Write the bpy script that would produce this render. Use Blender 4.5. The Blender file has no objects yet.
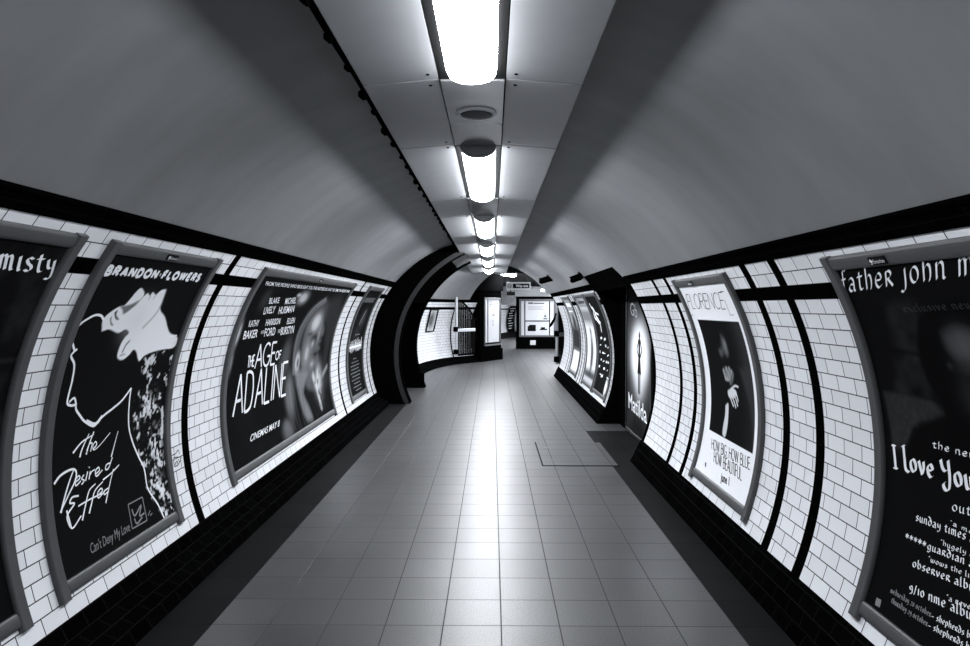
import bpy, math, random
import numpy as np
from mathutils import Vector, Matrix
random.seed(7)
rng = np.random.default_rng(11)
SC = bpy.context.scene
COL = SC.collection
R_ = math.radians

# ------------------------------------------------------------------ measures
F_PX, EYE, RAD = 660.0, 1.63, 1.888
VPX, VPY = 492.0, 307.5
YAW = math.atan((VPX - 485) / F_PX)
PITCH = math.atan((323 - VPY) / F_PX)
ROW = 0.0782
SIDE = {'L': dict(sg=-1, cx=-.172, zc=.84, tb=R_(-20.0), rows=24, base=-1.72),
        'R': dict(sg=1, cx=-.172, zc=.90, tb=R_(-21.0), rows=22, base=1.467)}
Y_BACK = -7.0
L_END, R_END = 11.1, 7.0
R_FAR0, R_FAR1 = 9.25, 15.75
PORT0, PORT1, JAMB0, JAMB1 = 11.1, 11.42, 13.35, 13.65

# ------------------------------------------------------------------ camera
cam_d = bpy.data.cameras.new('camera')
cam = bpy.data.objects.new('camera', cam_d)
COL.objects.link(cam)
cam.location = (0, 0, EYE)
cam.rotation_euler = (math.pi / 2 - PITCH, 0, YAW)
cam_d.sensor_width = 36
cam_d.lens = F_PX / 970 * 36
cam_d.clip_start = .02
cam_d.clip_end = 200
SC.camera = cam
CAMROT = cam.rotation_euler.to_matrix()


def ray(px, py):
    return CAMROT @ Vector(((px - 485) / F_PX, (323 - py) / F_PX, -1))


def wall_ys(px, py, side, off=.012):
    """photo point -> (distance along the tunnel, arc height) on a curved wall"""
    S = SIDE[side]
    d = ray(px, py)
    ox, oz, r = -S['cx'], EYE - S['zc'], RAD - off
    a = d.x ** 2 + d.z ** 2
    b = 2 * (ox * d.x + oz * d.z)
    c = ox * ox + oz * oz - r * r
    t = (-b + math.sqrt(b * b - 4 * a * c)) / (2 * a)
    th = math.atan2(EYE + t * d.z - S['zc'], S['sg'] * (t * d.x - S['cx']))
    return t * d.y, (th - S['tb']) * RAD


def W(side, y, s, off=0.0):
    S = SIDE[side]
    th = S['tb'] + s / RAD
    r = RAD - off
    return (S['cx'] + S['sg'] * r * math.cos(th), y, S['zc'] + r * math.sin(th))


# ------------------------------------------------------------------ materials
TINT = (.933, .957, 1.0)


def tint(v):
    return (v * TINT[0], v * TINT[1], v * TINT[2], 1)


def new_mat(name):
    m = bpy.data.materials.new(name)
    m.use_nodes = True
    nt = m.node_tree
    b = nt.nodes['Principled BSDF']
    return m, nt, b


def plain(name, v, rough=.5, spec=.5, metal=0.0, noise=0.0, nscale=30.0, bump=0.0, stretch=None):
    m, nt, b = new_mat(name)
    b.inputs['Base Color'].default_value = tint(v)
    b.inputs['Roughness'].default_value = rough
    b.inputs['Specular IOR Level'].default_value = spec
    b.inputs['Metallic'].default_value = metal
    if noise or bump:
        tc = nt.nodes.new('ShaderNodeTexCoord')
        n = nt.nodes.new('ShaderNodeTexNoise')
        n.inputs['Scale'].default_value = nscale
        n.inputs['Detail'].default_value = 5
        if stretch:
            mp = nt.nodes.new('ShaderNodeMapping')
            mp.inputs['Scale'].default_value = stretch
            nt.links.new(tc.outputs['Object'], mp.inputs['Vector'])
            nt.links.new(mp.outputs[0], n.inputs['Vector'])
        else:
            nt.links.new(tc.outputs['Object'], n.inputs['Vector'])
        if noise:
            cr = nt.nodes.new('ShaderNodeMapRange')
            cr.inputs[3].default_value = 1 - noise
            cr.inputs[4].default_value = 1 + noise
            nt.links.new(n.outputs['Fac'], cr.inputs[0])
            mx = nt.nodes.new('ShaderNodeVectorMath')
            mx.operation = 'SCALE'
            mx.inputs[0].default_value = tint(v)[:3]
            nt.links.new(cr.outputs[0], mx.inputs['Scale'])
            nt.links.new(mx.outputs[0], b.inputs['Base Color'])
        if bump:
            bp = nt.nodes.new('ShaderNodeBump')
            bp.inputs['Strength'].default_value = bump
            bp.inputs['Distance'].default_value = .004
            nt.links.new(n.outputs['Fac'], bp.inputs['Height'])
            nt.links.new(bp.outputs[0], b.inputs['Normal'])
    return m


def brick_mat(name, c1, c2, mort, w, h, ms, off, rough, spec, bump=.6, speck=0.0, speck_scale=200, uv=True, shift=(0, 0), rough_noise=0.0):
    m, nt, b = new_mat(name)
    L = nt.links
    tc = nt.nodes.new('ShaderNodeTexCoord')
    mp = nt.nodes.new('ShaderNodeMapping')
    mp.inputs['Location'].default_value = (shift[0], shift[1], 0)
    L.new(tc.outputs['UV'], mp.inputs['Vector'])
    br = nt.nodes.new('ShaderNodeTexBrick')
    br.offset = off
    br.squash = 1
    br.inputs['Scale'].default_value = 1
    br.inputs['Color1'].default_value = tint(c1)
    br.inputs['Color2'].default_value = tint(c2)
    br.inputs['Mortar'].default_value = tint(mort)
    br.inputs['Mortar Size'].default_value = ms
    br.inputs['Mortar Smooth'].default_value = .15
    br.inputs['Bias'].default_value = 0
    br.inputs['Brick Width'].default_value = w
    br.inputs['Row Height'].default_value = h
    L.new(mp.outputs[0], br.inputs['Vector'])
    col = br.outputs['Color']
    ns = nt.nodes.new('ShaderNodeTexNoise')
    ns.inputs['Scale'].default_value = speck_scale
    ns.inputs['Detail'].default_value = 3
    L.new(tc.outputs['UV'], ns.inputs['Vector'])
    if speck:
        mr = nt.nodes.new('ShaderNodeMapRange')
        mr.inputs[1].default_value = .3
        mr.inputs[2].default_value = .7
        mr.inputs[3].default_value = 1 - speck
        mr.inputs[4].default_value = 1 + speck
        L.new(ns.outputs['Fac'], mr.inputs[0])
        n2 = nt.nodes.new('ShaderNodeTexNoise')
        n2.inputs['Scale'].default_value = 1.7
        n2.inputs['Detail'].default_value = 6
        L.new(tc.outputs['UV'], n2.inputs['Vector'])
        m2 = nt.nodes.new('ShaderNodeMapRange')
        m2.inputs[1].default_value = .3
        m2.inputs[2].default_value = .7
        m2.inputs[3].default_value = .8
        m2.inputs[4].default_value = 1.15
        L.new(n2.outputs['Fac'], m2.inputs[0])
        mu = nt.nodes.new('ShaderNodeMath')
        mu.operation = 'MULTIPLY'
        L.new(mr.outputs[0], mu.inputs[0])
        L.new(m2.outputs[0], mu.inputs[1])
        sc = nt.nodes.new('ShaderNodeVectorMath')
        sc.operation = 'SCALE'
        L.new(col, sc.inputs[0])
        L.new(mu.outputs[0], sc.inputs['Scale'])
        col = sc.outputs[0]
    L.new(col, b.inputs['Base Color'])
    rr = nt.nodes.new('ShaderNodeMapRange')
    rr.inputs[3].default_value = rough
    rr.inputs[4].default_value = min(1, rough + .4)
    L.new(br.outputs['Fac'], rr.inputs[0])
    L.new(rr.outputs[0], b.inputs['Roughness'])
    b.inputs['Specular IOR Level'].default_value = spec
    bp = nt.nodes.new('ShaderNodeBump')
    bp.invert = True
    bp.inputs['Strength'].default_value = bump
    bp.inputs['Distance'].default_value = .002
    L.new(br.outputs['Fac'], bp.inputs['Height'])
    if rough_noise:
        b2 = nt.nodes.new('ShaderNodeBump')
        b2.inputs['Strength'].default_value = rough_noise
        b2.inputs['Distance'].default_value = .001
        L.new(ns.outputs['Fac'], b2.inputs['Height'])
        L.new(b2.outputs[0], bp.inputs['Normal'])
    L.new(bp.outputs[0], b.inputs['Normal'])
    return m


def emit(name, v, strength):
    m, nt, b = new_mat(name)
    b.inputs['Base Color'].default_value = tint(.8)
    b.inputs['Emission Color'].default_value = tint(v)
    b.inputs['Emission Strength'].default_value = strength
    return m


M = {}
M['tile'] = brick_mat('white_glazed_tile', .84, .76, .010, .1545, ROW, .0030, .5, .22, .35, .5)
M['btile'] = brick_mat('black_glazed_tile', .0010, .0015, .005, .1545, ROW, .0016, .0, .35, .0, .5)
M['bskirt'] = brick_mat('black_skirting_tile', .0010, .0018, .010, .1545, .078, .0018, .5, .34, .0, .5)
M['floor'] = brick_mat('grey_floor_tile', .046, .034, .0015, .298, .298, .0032, 0, .40, .62, .5, .75, 130, shift=(-.048 + 2.98, -3.345 + 14.9), rough_noise=.22)
M['floor_edge'] = brick_mat('dark_floor_border_tile', .010, .008, .003, .298, .298, .002, 0, .5, .02, .4, .3, 150, shift=(-.048 + 2.98, -3.345 + 14.9), rough_noise=.2)
M['plaster'] = plain('painted_plaster', .185, .5, .4, 0, .30, 1.3, .35, (1.2, 3.2, 1.2))
M['plaster_unlit'] = plain('unlit_plaster', .02, .8, .1, 0, .25, 5, .2)  # the hall ceiling's lack of light, put into a near-black colour
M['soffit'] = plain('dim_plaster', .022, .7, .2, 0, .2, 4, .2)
M['panel'] = plain('grey_enamel_panel', .27, .40, .5, .1, .10, 6.0, 0)
M['channel'] = plain('light_channel_metal', .30, .20, .5, .5, .08, 12)
M['housing'] = plain('lamp_housing', .005, .5, .05)
M['lamp_cap'] = plain('lamp_end_cap', .16, .35, .4)
LAMPS = {}
for _k, _e in zip(range(-3, 5), (12, 20, 40, 60, 100, 104, 92, 84)):
    LAMPS[_k] = emit('lamp_diffuser', 1.0, _e)
M['lamp_far'] = emit('far_lamp_diffuser', 1.0, 125.0)
M['frame'] = plain('grey_frame_metal', .072, .45, .3, .2, .14, 18)
M['frame_dark'] = plain('dark_frame_metal', .012, .4, .2, .2)
M['paper_black'] = plain('black_print', .0025, .5, .002)
M['paper_white'] = plain('white_print', .40, .55, .25)
M['ink_white'] = plain('white_ink', .85, .6, .2)
M['ink_grey'] = plain('grey_ink', .22, .6, .2)
M['ink_dim'] = plain('dim_ink', .012, .6, .2)
M['ink_black'] = plain('black_ink', .003, .6, .06)
M['ink_mid'] = plain('mid_ink', .09, .6, .2)
M['rim'] = plain('grey_painted_edge', .022, .5, .15)
M['black_paint'] = plain('black_paint', .0010, .5, .0)
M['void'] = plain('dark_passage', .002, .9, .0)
M['dark_metal'] = plain('dark_metal', .003, .4, .01)
M['grille'] = plain('speaker_grille', .055, .6, .3, 0, .3, 300)
M['bright_metal'] = plain('bright_metal', .45, .3, .5, .5)
M['cable'] = plain('dark_cable', .002, .8, .0)
M['sign_body'] = plain('sign_grey', .62, .5, .3)
M['cover'] = brick_mat('cover_tile', .045, .034, .004, .298, .298, .002, 0, .4, .35, .4, .3, 150, shift=(-.048 + 2.98, -3.345 + 14.9))

# printed picture: colour stored per vertex of the sheet
m, nt, b = new_mat('printed_picture')
at = nt.nodes.new('ShaderNodeAttribute')
at.attribute_name = 'print'
nt.links.new(at.outputs['Color'], b.inputs['Base Color'])
b.inputs['Roughness'].default_value = .5
b.inputs['Specular IOR Level'].default_value = .003
M['print'] = m


# ------------------------------------------------------------------ object helpers
def origin_of(o):
    return Vector((0, 0, 0)) if o is None else Vector(o['_org']) if '_org' in o else Vector((0, 0, 0))


ORG = {}


def mesh_obj(name, verts, faces, mat, parent=None, smooth=False, uvs=None, midx=None, org=None):
    """one mesh object, vertices given in world space"""
    if parent is not None:
        org = ORG[parent]
    org = Vector(org) if org is not None else Vector((0, 0, 0))
    me = bpy.data.meshes.new(name)
    me.from_pydata([(v[0] - org.x, v[1] - org.y, v[2] - org.z) for v in verts], [], faces)
    for mm in (mat if isinstance(mat, list) else [mat]):
        me.materials.append(mm)
    if midx is not None:
        me.polygons.foreach_set('material_index', midx)
    if smooth:
        me.polygons.foreach_set('use_smooth', [True] * len(me.polygons))
    if uvs is not None:
        ul = me.uv_layers.new(name='UVMap')
        li = np.zeros(len(me.loops), dtype=np.int32)
        me.loops.foreach_get('vertex_index', li)
        ul.data.foreach_set('uv', np.array(uvs, dtype=np.float32)[li].ravel())
    me.update()
    o = bpy.data.objects.new(name, me)
    COL.objects.link(o)
    if parent is not None:
        o.parent = parent
        ORG[o] = org
    else:
        o.location = org
        ORG[o] = org
    return o


def thing(name, label, cat, loc, group=None):
    o = bpy.data.objects.new(name, None)
    o.empty_display_size = .1
    COL.objects.link(o)
    o.location = loc
    ORG[o] = Vector(loc)
    o['label'] = label
    o['category'] = cat
    if group:
        o['group'] = group
    return o


def tag(o, label, cat, group=None):
    o['label'] = label
    o['category'] = cat
    if group:
        o['group'] = group
    return o


def struct(o):
    o['kind'] = 'structure'
    return o


class MB:
    """collects shapes for one mesh"""

    def __init__(self):
        self.v, self.f = [], []

    def add(self, v, f):
        n = len(self.v)
        self.v += [tuple(p) for p in v]
        self.f += [tuple(i + n for i in q) for q in f]
        return self

    def box(self, x0, x1, y0, y1, z0, z1, bev=0.0, mat=None):
        b = min(bev, .49 * min(x1 - x0, y1 - y0, z1 - z0))
        if b <= 0:
            v = [(x, y, z) for x in (x0, x1) for y in (y0, y1) for z in (z0, z1)]
            f = [(0, 1, 3, 2), (4, 6, 7, 5), (0, 4, 5, 1), (2, 3, 7, 6), (0, 2, 6, 4), (1, 5, 7, 3)]
        else:
            # chamfered box
            v, f = [], []
            idx = {}
            for ix in (0, 1):
                for iy in (0, 1):
                    for iz in (0, 1):
                        X, Y, Z = (x0, x1)[ix], (y0, y1)[iy], (z0, z1)[iz]
                        dx, dy, dz = (b, -b)[ix], (b, -b)[iy], (b, -b)[iz]
                        idx[(ix, iy, iz, 0)] = len(v); v.append((X, Y + dy, Z + dz))
                        idx[(ix, iy, iz, 1)] = len(v); v.append((X + dx, Y, Z + dz))
                        idx[(ix, iy, iz, 2)] = len(v); v.append((X + dx, Y + dy, Z))
                        f.append(tuple(idx[(ix, iy, iz, k)] for k in (0, 1, 2)))
            for i in (0, 1):
                f.append(tuple(idx[(i, a, c, 0)] for a, c in ((0, 0), (1, 0), (1, 1), (0, 1))))
                f.append(tuple(idx[(a, i, c, 1)] for a, c in ((0, 0), (1, 0), (1, 1), (0, 1))))
                f.append(tuple(idx[(a, c, i, 2)] for a, c in ((0, 0), (1, 0), (1, 1), (0, 1))))
            for a in (0, 1):
                for c in (0, 1):
                    f.append((idx[(a, c, 0, 0)], idx[(a, c, 1, 0)], idx[(a, c, 1, 1)], idx[(a, c, 0, 1)]))
                    f.append((idx[(a, 0, c, 0)], idx[(a, 1, c, 0)], idx[(a, 1, c, 2)], idx[(a, 0, c, 2)]))
                    f.append((idx[(0, a, c, 1)], idx[(1, a, c, 1)], idx[(1, a, c, 2)], idx[(0, a, c, 2)]))
        if mat is not None:
            v = [tuple(mat @ Vector(p)) for p in v]
        return self.add(v, f)

    def tube(self, pts, r, n=8, close=True):
        pts = [Vector(p) for p in pts]
        v, f = [], []
        rr = r if isinstance(r, (list, tuple)) else [r] * len(pts)
        for i, p in enumerate(pts):
            t = (pts[min(i + 1, len(pts) - 1)] - pts[max(i - 1, 0)]).normalized()
            up = Vector((0, 0, 1)) if abs(t.z) < .9 else Vector((1, 0, 0))
            a = t.cross(up).normalized()
            c = a.cross(t)
            for k in range(n):
                an = 2 * math.pi * k / n
                v.append(p + (a * math.cos(an) + c * math.sin(an)) * rr[i])
        for i in range(len(pts) - 1):
            for k in range(n):
                f.append((i * n + k, i * n + (k + 1) % n, (i + 1) * n + (k + 1) % n, (i + 1) * n + k))
        if close:
            f.append(tuple(range(n)))
            f.append(tuple((len(pts) - 1) * n + k for k in range(n)))
        return self.add(v, f)

    def disc_stack(self, c, prof, n=32, sx=1, sy=1):
        """lathe about the vertical axis: prof = [(r, z), ...]"""
        v, f = [], []
        for r, z in prof:
            for k in range(n):
                a = 2 * math.pi * k / n
                v.append((c[0] + r * math.cos(a) * sx, c[1] + r * math.sin(a) * sy, c[2] + z))
        for i in range(len(prof) - 1):
            for k in range(n):
                f.append((i * n + k, i * n + (k + 1) % n, (i + 1) * n + (k + 1) % n, (i + 1) * n + k))
        f.append(tuple(range(n)))
        f.append(tuple((len(prof) - 1) * n + k for k in range(n)))
        return self.add(v, f)

    def build(self, name, mat, parent=None, smooth=False, org=None):
        return mesh_obj(name, self.v, self.f, mat, parent, smooth, org=org)


def grid_faces(nu, nv):
    return [(i * nv + j, (i + 1) * nv + j, (i + 1) * nv + j + 1, i * nv + j + 1) for i in range(nu - 1) for j in range(nv - 1)]


# ------------------------------------------------------------------ walls of the tunnel
def wall_panel(name, side, ybreaks, black, smooth=True):
    """tiled curved wall; black = list of (y0, y1) vertical bands of black tile"""
    S = SIDE[side]
    n = S['rows'] * 2
    ss = [i * ROW / 2 for i in range(n + 1)]
    v, uv, f, mi = [], [], [], []
    for i, y in enumerate(ybreaks):
        for s in ss:
            v.append(W(side, y, s))
            uv.append((y + 30, s + 3 * ROW * 2))
    nv = n + 1
    for i in range(len(ybreaks) - 1):
        ym = (ybreaks[i] + ybreaks[i + 1]) / 2
        bk = any(a < ym < c for a, c in black)
        for j in range(n):
            row = j // 2
            f.append((i * nv + j, (i + 1) * nv + j, (i + 1) * nv + j + 1, i * nv + j + 1))
            mi.append(1 if bk or row == S['rows'] - 3 else 0)
    return struct(mesh_obj(name, v, f, [M['tile'], M['btile']], None, smooth, uv, mi))


def breaks(y0, y1, bands):
    ys = {y0, y1}
    for a, c in bands:
        for q in (a, c):
            if y0 < q < y1:
                ys.add(q)
    return sorted(ys)


BL = [(-4.6, -4.5), (-.4, -.3), (4.335, 4.43), (8.78, 8.87), (10.79, 10.86)]
BR = [(-4.6, -4.5), (-.4, -.3), (.0, .1), (3.405, 3.497), (3.80, 3.892), (5.52, 5.612), (5.935, 6.027), (6.90, 7.0)]
BR2 = [(R_FAR0, R_FAR0 + .03), (R_FAR0 + .07, R_FAR0 + .1), (12.10, 12.18), (12.42, 12.50), (14.15, 14.23), (14.50, 14.58), (15.66, R_FAR1)]
wall_panel('wall_left', 'L', breaks(Y_BACK, L_END, BL), BL)
wall_panel('wall_right', 'R', breaks(Y_BACK, R_END, BR), BR)
wall_panel('wall_right_far', 'R', breaks(R_FAR0, R_FAR1, BR2), BR2)


def sweep_y(name, side_prof, y0, y1, mat, uvscale=True, smooth=False, cap=True):
    """extrude a closed (x, z) profile along the tunnel"""
    n = len(side_prof)
    v, uv, f = [], [], []
    acc = [0]
    for i in range(1, n):
        acc.append(acc[-1] + math.dist(side_prof[i], side_prof[i - 1]))
    for y in (y0, y1):
        for (x, z), a in zip(side_prof, acc):
            v.append((x, y, z))
            uv.append((y + 30, a))
    for k in range(n):
        f.append((k, (k + 1) % n, n + (k + 1) % n, n + k))
    if cap:
        f.append(tuple(range(n)))
        f.append(tuple(n + k for k in range(n)))
    return struct(mesh_obj(name, v, f, mat, None, smooth, uv))


def skirt_profile(side):
    S = SIDE[side]
    sg = S['sg']
    x0, _, z0 = W(side, 0, 0)
    b = S['base']
    # ledge, sloping tiled face, small step, toe
    pts = [(b, 0), (b + sg * .030, .052), (b + sg * .035, .054), (x0 - sg * .058, z0 - .085), (x0 - sg * .053, z0 - .083), (x0 - sg * .014, z0 - .004), (x0 - sg * .010, z0 + .002), (x0 + sg * .03, z0 + .002), (x0 + sg * .03, -.0)]
    return pts


sweep_y('baseboard_left', skirt_profile('L'), Y_BACK, L_END, M['bskirt'])
sweep_y('baseboard_right', skirt_profile('R'), Y_BACK, R_END, M['bskirt'])
sweep_y('baseboard_right_far', skirt_profile('R'), R_FAR0, R_FAR1, M['bskirt'])


def cornice_profile(side):
    S = SIDE[side]
    s0 = S['rows'] * ROW
    p = lambda s, o: (W(side, 0, s, o)[0], W(side, 0, s, o)[2])
    return [p(s0, -.03), p(s0, .006), p(s0 + .008, .010), p(s0 + .07, .012), p(s0 + .078, .016), p(s0 + .092, .016), p(s0 + .097, .012), p(s0 + .097, -.03)]


sweep_y('trim_1', cornice_profile('L'), Y_BACK, L_END, M['btile'])
sweep_y('trim_2', cornice_profile('R'), Y_BACK, R_END, M['btile'])
sweep_y('trim_3', cornice_profile('R'), R_FAR0, R_FAR1, M['btile'])


# ------------------------------------------------------------------ plaster vault
def vault(name, side, ys, th0, th1, mat, dcx=0.0, n=40):
    S = SIDE[side]
    v, f = [], []
    for y in ys:
        for j in range(n + 1):
            t = th0 + (th1 - th0) * j / n
            k = max(0, min(1, (t - R_(50)) / R_(40)))
            zc = S['zc'] * (1 - k) + .87 * k
            v.append((S['cx'] + dcx + S['sg'] * (RAD + .004) * math.cos(t), y, zc + (RAD + .004) * math.sin(t)))
    return struct(mesh_obj(name, v, grid_faces(len(ys), n + 1), mat, None, True))


tL = SIDE['L']['tb'] + (24 * ROW + .09) / RAD
tR = SIDE['R']['tb'] + (22 * ROW + .09) / RAD
vault('ceiling', 'L', [Y_BACK, 0, 5, PORT0 + .05], tL, R_(90), M['plaster'])
vault('ceiling_right', 'R', [Y_BACK, 0, 5, R_END, R_FAR0, 13, 16.7], tR, R_(90), M['plaster'])


# ------------------------------------------------------------------ floor
def floor_part(name, x0, x1, y0, y1, mat):
    v = [(x0, y0, 0), (x1, y0, 0), (x1, y1, 0), (x0, y1, 0)]
    uv = [(x + 30, y + 30) for x, y, z in v]
    return v, uv


fv, fuv, ff, fm = [], [], [], []
xs = [-6.0, -1.442, 1.242, 6.0]
yb = [Y_BACK, 9.3, 40.0]
YB = [[Y_BACK, 11.1, 40.0], [Y_BACK, 9.3, 40.0], [Y_BACK, 8.7, 40.0]]
for j in range(2):
    for i in range(3):
        yb = YB[i]
        n = len(fv)
        a, uvs = floor_part('', xs[i], xs[i + 1], yb[j], yb[j + 1], None)
        fv += a
        fuv += [(x, y) for x, y, z in a]
        ff.append((n, n + 1, n + 2, n + 3))
        fm.append(1 if (i != 1 and j == 0) else 0)
struct(mesh_obj('floor', fv, ff, [M['floor'], M['floor_edge']], None, False, fuv, fm))

# floor access cover, flush tiles in a thin metal surround
cv = thing('floor_access_cover', 'tiled access cover with a thin dark rim set in the floor at the right', 'floor cover', (.52, 6.75, 0))
v = [(.53, 6.77, .003), (1.30, 6.77, .003), (1.30, 7.93, .003), (.53, 7.93, .003)]
mesh_obj('lid', v, [(0, 1, 2, 3)], M['floor'], cv, False, [(x, y) for x, y, z in v])
mb = MB()
mb.box(.515, .53, 6.755, 7.945, .0005, .005).box(.53, 1.315, 6.755, 6.77, .0005, .005)
mb.build('rim', M['dark_metal'], cv)
MB().box(.60, .66, 6.98, 7.02, .003, .006).build('lifting_eye', M['ink_grey'], cv)
MB().box(.60, .66, 7.60, 7.64, .003, .006).build('lifting_eye', M['ink_grey'], cv)


# ------------------------------------------------------------------ ceiling panels, lamps
XC, PHW, CHW = -.082, .455, .137
ZIN, ZOUT = 2.583, 2.556
PER = 2.972
L0 = 3.875          # near end of the second lamp
ORD = ['nearest', 'second', 'third', 'fourth', 'fifth', 'sixth']


def panel_obj(sgn, y0, y1, label):
    g = .006
    xi, xo = XC + sgn * (CHW + .004), XC + sgn * PHW
    a, c = y0 + g, y1 - g
    mb = MB()
    t = .012
    P = lambda x, y, z: (x, y, z)
    # sheet with a slight fall to its outer edge and a folded lip
    prof = [(xi, ZIN), (xo - sgn * .012, ZOUT + .001), (xo, ZOUT), (xo + sgn * .004, ZOUT + .004), (xo + sgn * .004, ZOUT + .022), (xo - sgn * .004, ZOUT + .02), (xi, ZIN + .012)]
    v = [(x, y, z) for y in (a, c) for x, z in prof]
    n = len(prof)
    f = [(k, (k + 1) % n, n + (k + 1) % n, n + k) for k in range(n)] + [tuple(range(n)), tuple(n + k for k in range(n))]
    mb.add(v, f)
    o = thing('ceiling_panel', label, 'ceiling panel', (XC + sgn * (PHW + CHW) / 2, (a + c) / 2, ZOUT), 'grey panels of the ceiling strip')
    mb.build('panel_sheet', M['panel'], o)
    return o, a, c, xi


def screws(o, sgn, a, c, xi):
    for yy in (a + .06, c - .06):
        x = xi + sgn * .04
        z = ZIN - (ZIN - ZOUT) * .04 / (PHW - CHW)
        mb = MB().disc_stack((x, yy, z), [(.008, .001), (.008, -.002), (.005, -.004)], 12)
        mb.build('screw', M['dark_metal'], o)


for k in range(-3, 5):
    ys, ye, yn = L0 + k * PER, L0 + k * PER + PER * .63, L0 + (k + 1) * PER
    for sgn, sd in ((-1, 'left'), (1, 'right')):
        if ye < 0.2:
            lab1 = 'grey enamel ceiling panel %s of a lamp behind the viewer' % sd
            lab2 = 'short grey ceiling panel %s of a lamp gap behind the viewer' % sd
            if ye < -1:
                continue
        q = ORD[k + 1] if k >= -1 else ('first rear' if k == -2 else 'second rear')
        lab1 = 'long grey enamel ceiling panel on the %s of the %s ceiling lamp' % (sd, q)
        lab2 = 'short grey enamel ceiling panel on the %s, just beyond the %s ceiling lamp' % (sd, q)
        o, a, c, xi = panel_obj(sgn, ys, ye, lab1)
        if -1 <= k <= 1:
            screws(o, sgn, a, c, xi)
        o, a, c, xi = panel_obj(sgn, ye, yn, lab2)
        if -1 <= k <= 1:
            screws(o, sgn, a, c, xi)

# strip above the panels that carries them
sweep_y('trim_4', [(XC - .30, 2.64), (XC - .30, 2.61), (XC + .30, 2.61), (XC + .30, 2.64)], -2.0, L0 + 5 * PER, M['void'])


def make_lamp(k, y0, y1, label):
    o = thing('ceiling_lamp', label, 'ceiling lamp', (XC, (y0 + y1) / 2, 2.58), 'ceiling lamps along the tunnel')
    # housing flange with two side lips
    mb = MB()
    mb.box(XC - CHW, XC + CHW, y0, y1, 2.583, 2.605)
    mb.build('housing', M['housing'], o)
    # diffuser: shallow curved trough with rounded far end
    hw, dr = .102, .060
    n, ny = 16, 10
    a, c = y0 + .075, y1 - .02
    v = []
    yy = [a + (c - a) * i / 6 for i in range(6)] + [c - .09 + .09 * math.sin(math.pi / 2 * i / 5) for i in range(6)]
    yy[5] = c - .12
    for i, y in enumerate(yy):
        e = 1.0 if i < 6 else math.sqrt(max(0.0, 1 - ((y - (c - .09)) / .09) ** 2) * .75 + .0)
        e = max(e, .03)
        w = 1.0 if i < 6 else .80 + .20 * e
        for j in range(n + 1):
            t = math.pi * j / n
            v.append((XC - hw * w * math.cos(t), y, 2.5825 - dr * e * math.sin(t)))
    f = grid_faces(len(yy), n + 1)
    f.append(tuple(range(n + 1)))
    mesh_obj('diffuser', v, f, LAMPS[k], o, True)
    # dark drum-shaped end cap on the near end
    v = []
    yy = [y0 + .01, y0 + .02, a - .004]
    ee = [.86, 1.0, 1.0]
    for y, e in zip(yy, ee):
        for j in range(n + 1):
            t = math.pi * j / n
            v.append((XC - (hw + .006) * e * math.cos(t), y, 2.5825 - (dr + .006) * e * math.sin(t)))
    f = grid_faces(3, n + 1) + [tuple(range(n + 1)), tuple(2 * (n + 1) + j for j in range(n + 1))]
    mesh_obj('end_cap', v, f, M['lamp_cap'], o, False)
    return o


for k in range(-3, 5):
    ys, ye, yn = L0 + k * PER, L0 + k * PER + PER * .63, L0 + (k + 1) * PER
    q = ORD[k + 1] if k >= -1 else ('farther one behind the viewer' if k == -3 else 'one just behind the viewer')
    if k >= -1:
        make_lamp(k, ys, ye, 'glowing curved strip lamp, %s along the ceiling%s' % (q, ' from the viewer' if k else ', right after the round speaker'))
    else:
        make_lamp(k, ys, ye, 'glowing curved strip lamp in the ceiling, the ' + q)
    p = thing('cover_plate', 'flat grey plate between the %s ceiling lamp and the next' % (ORD[k + 1] if k >= -1 else ('rearmost' if k == -3 else 'unseen rear')), 'cover plate', (XC, (ye + yn) / 2, 2.58), 'plates between the ceiling lamps')
    MB().box(XC - CHW + .002, XC + CHW - .002, ye + .004, yn - .004, 2.576, 2.60, .002).build('plate', M['channel'], p)

# round speaker in the first plate
sp = thing('ceiling_speaker', 'round recessed speaker with a pale ring and dark mesh in the ceiling plate', 'speaker', (XC + .005, 3.23, 2.574))
MB().disc_stack((XC + .005, 3.23, 2.5755), [(.098, 0), (.098, -.006), (.092, -.011), (.080, -.011), (.078, -.004), (.078, 0)], 48).build('ring', M['bright_metal'], sp, True)
MB().disc_stack((XC + .005, 3.23, 2.5755), [(.078, -.001), (.077, -.006), (.05, -.0085), (.02, -.0095)], 40).build('mesh_grille', M['grille'], sp, True)

# cable bundle along the left edge of the panels; lumps imitate jagged shadows
mb = MB()
mb.tube([(XC - PHW - .016, y, ZOUT + .012) for y in np.linspace(-2, 13.4, 30)], .011, 6)
mb.tube([(XC - PHW - .028, y, ZOUT + .022 + .006 * math.sin(y * 5)) for y in np.linspace(-2, 13.4, 120)], .009, 5)
cb = thing('cable_bundle', 'dark cable bundle with shadow-shaped lumps along the left edge of the ceiling panels', 'cable', (XC - PHW - .02, 8, ZOUT))
mb.build('cables', M['cable'], cb)
ti = 0
for y in np.arange(1.2, 12.0, .29):  # dark lumps stand in for shadow teeth at the panel edge
    yy = float(y) + random.uniform(-.05, .05)
    r = random.uniform(.013, .027)
    MB().tube([(XC - PHW - .024, yy - .035, ZOUT + .014), (XC - PHW - .030, yy - .012, ZOUT + .012), (XC - PHW - .030, yy + .015, ZOUT + .015), (XC - PHW - .022, yy + .04, ZOUT + .016)], [r * .5, r, r * .9, r * .45], 7).build('clip', M['cable'], cb, True)


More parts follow.
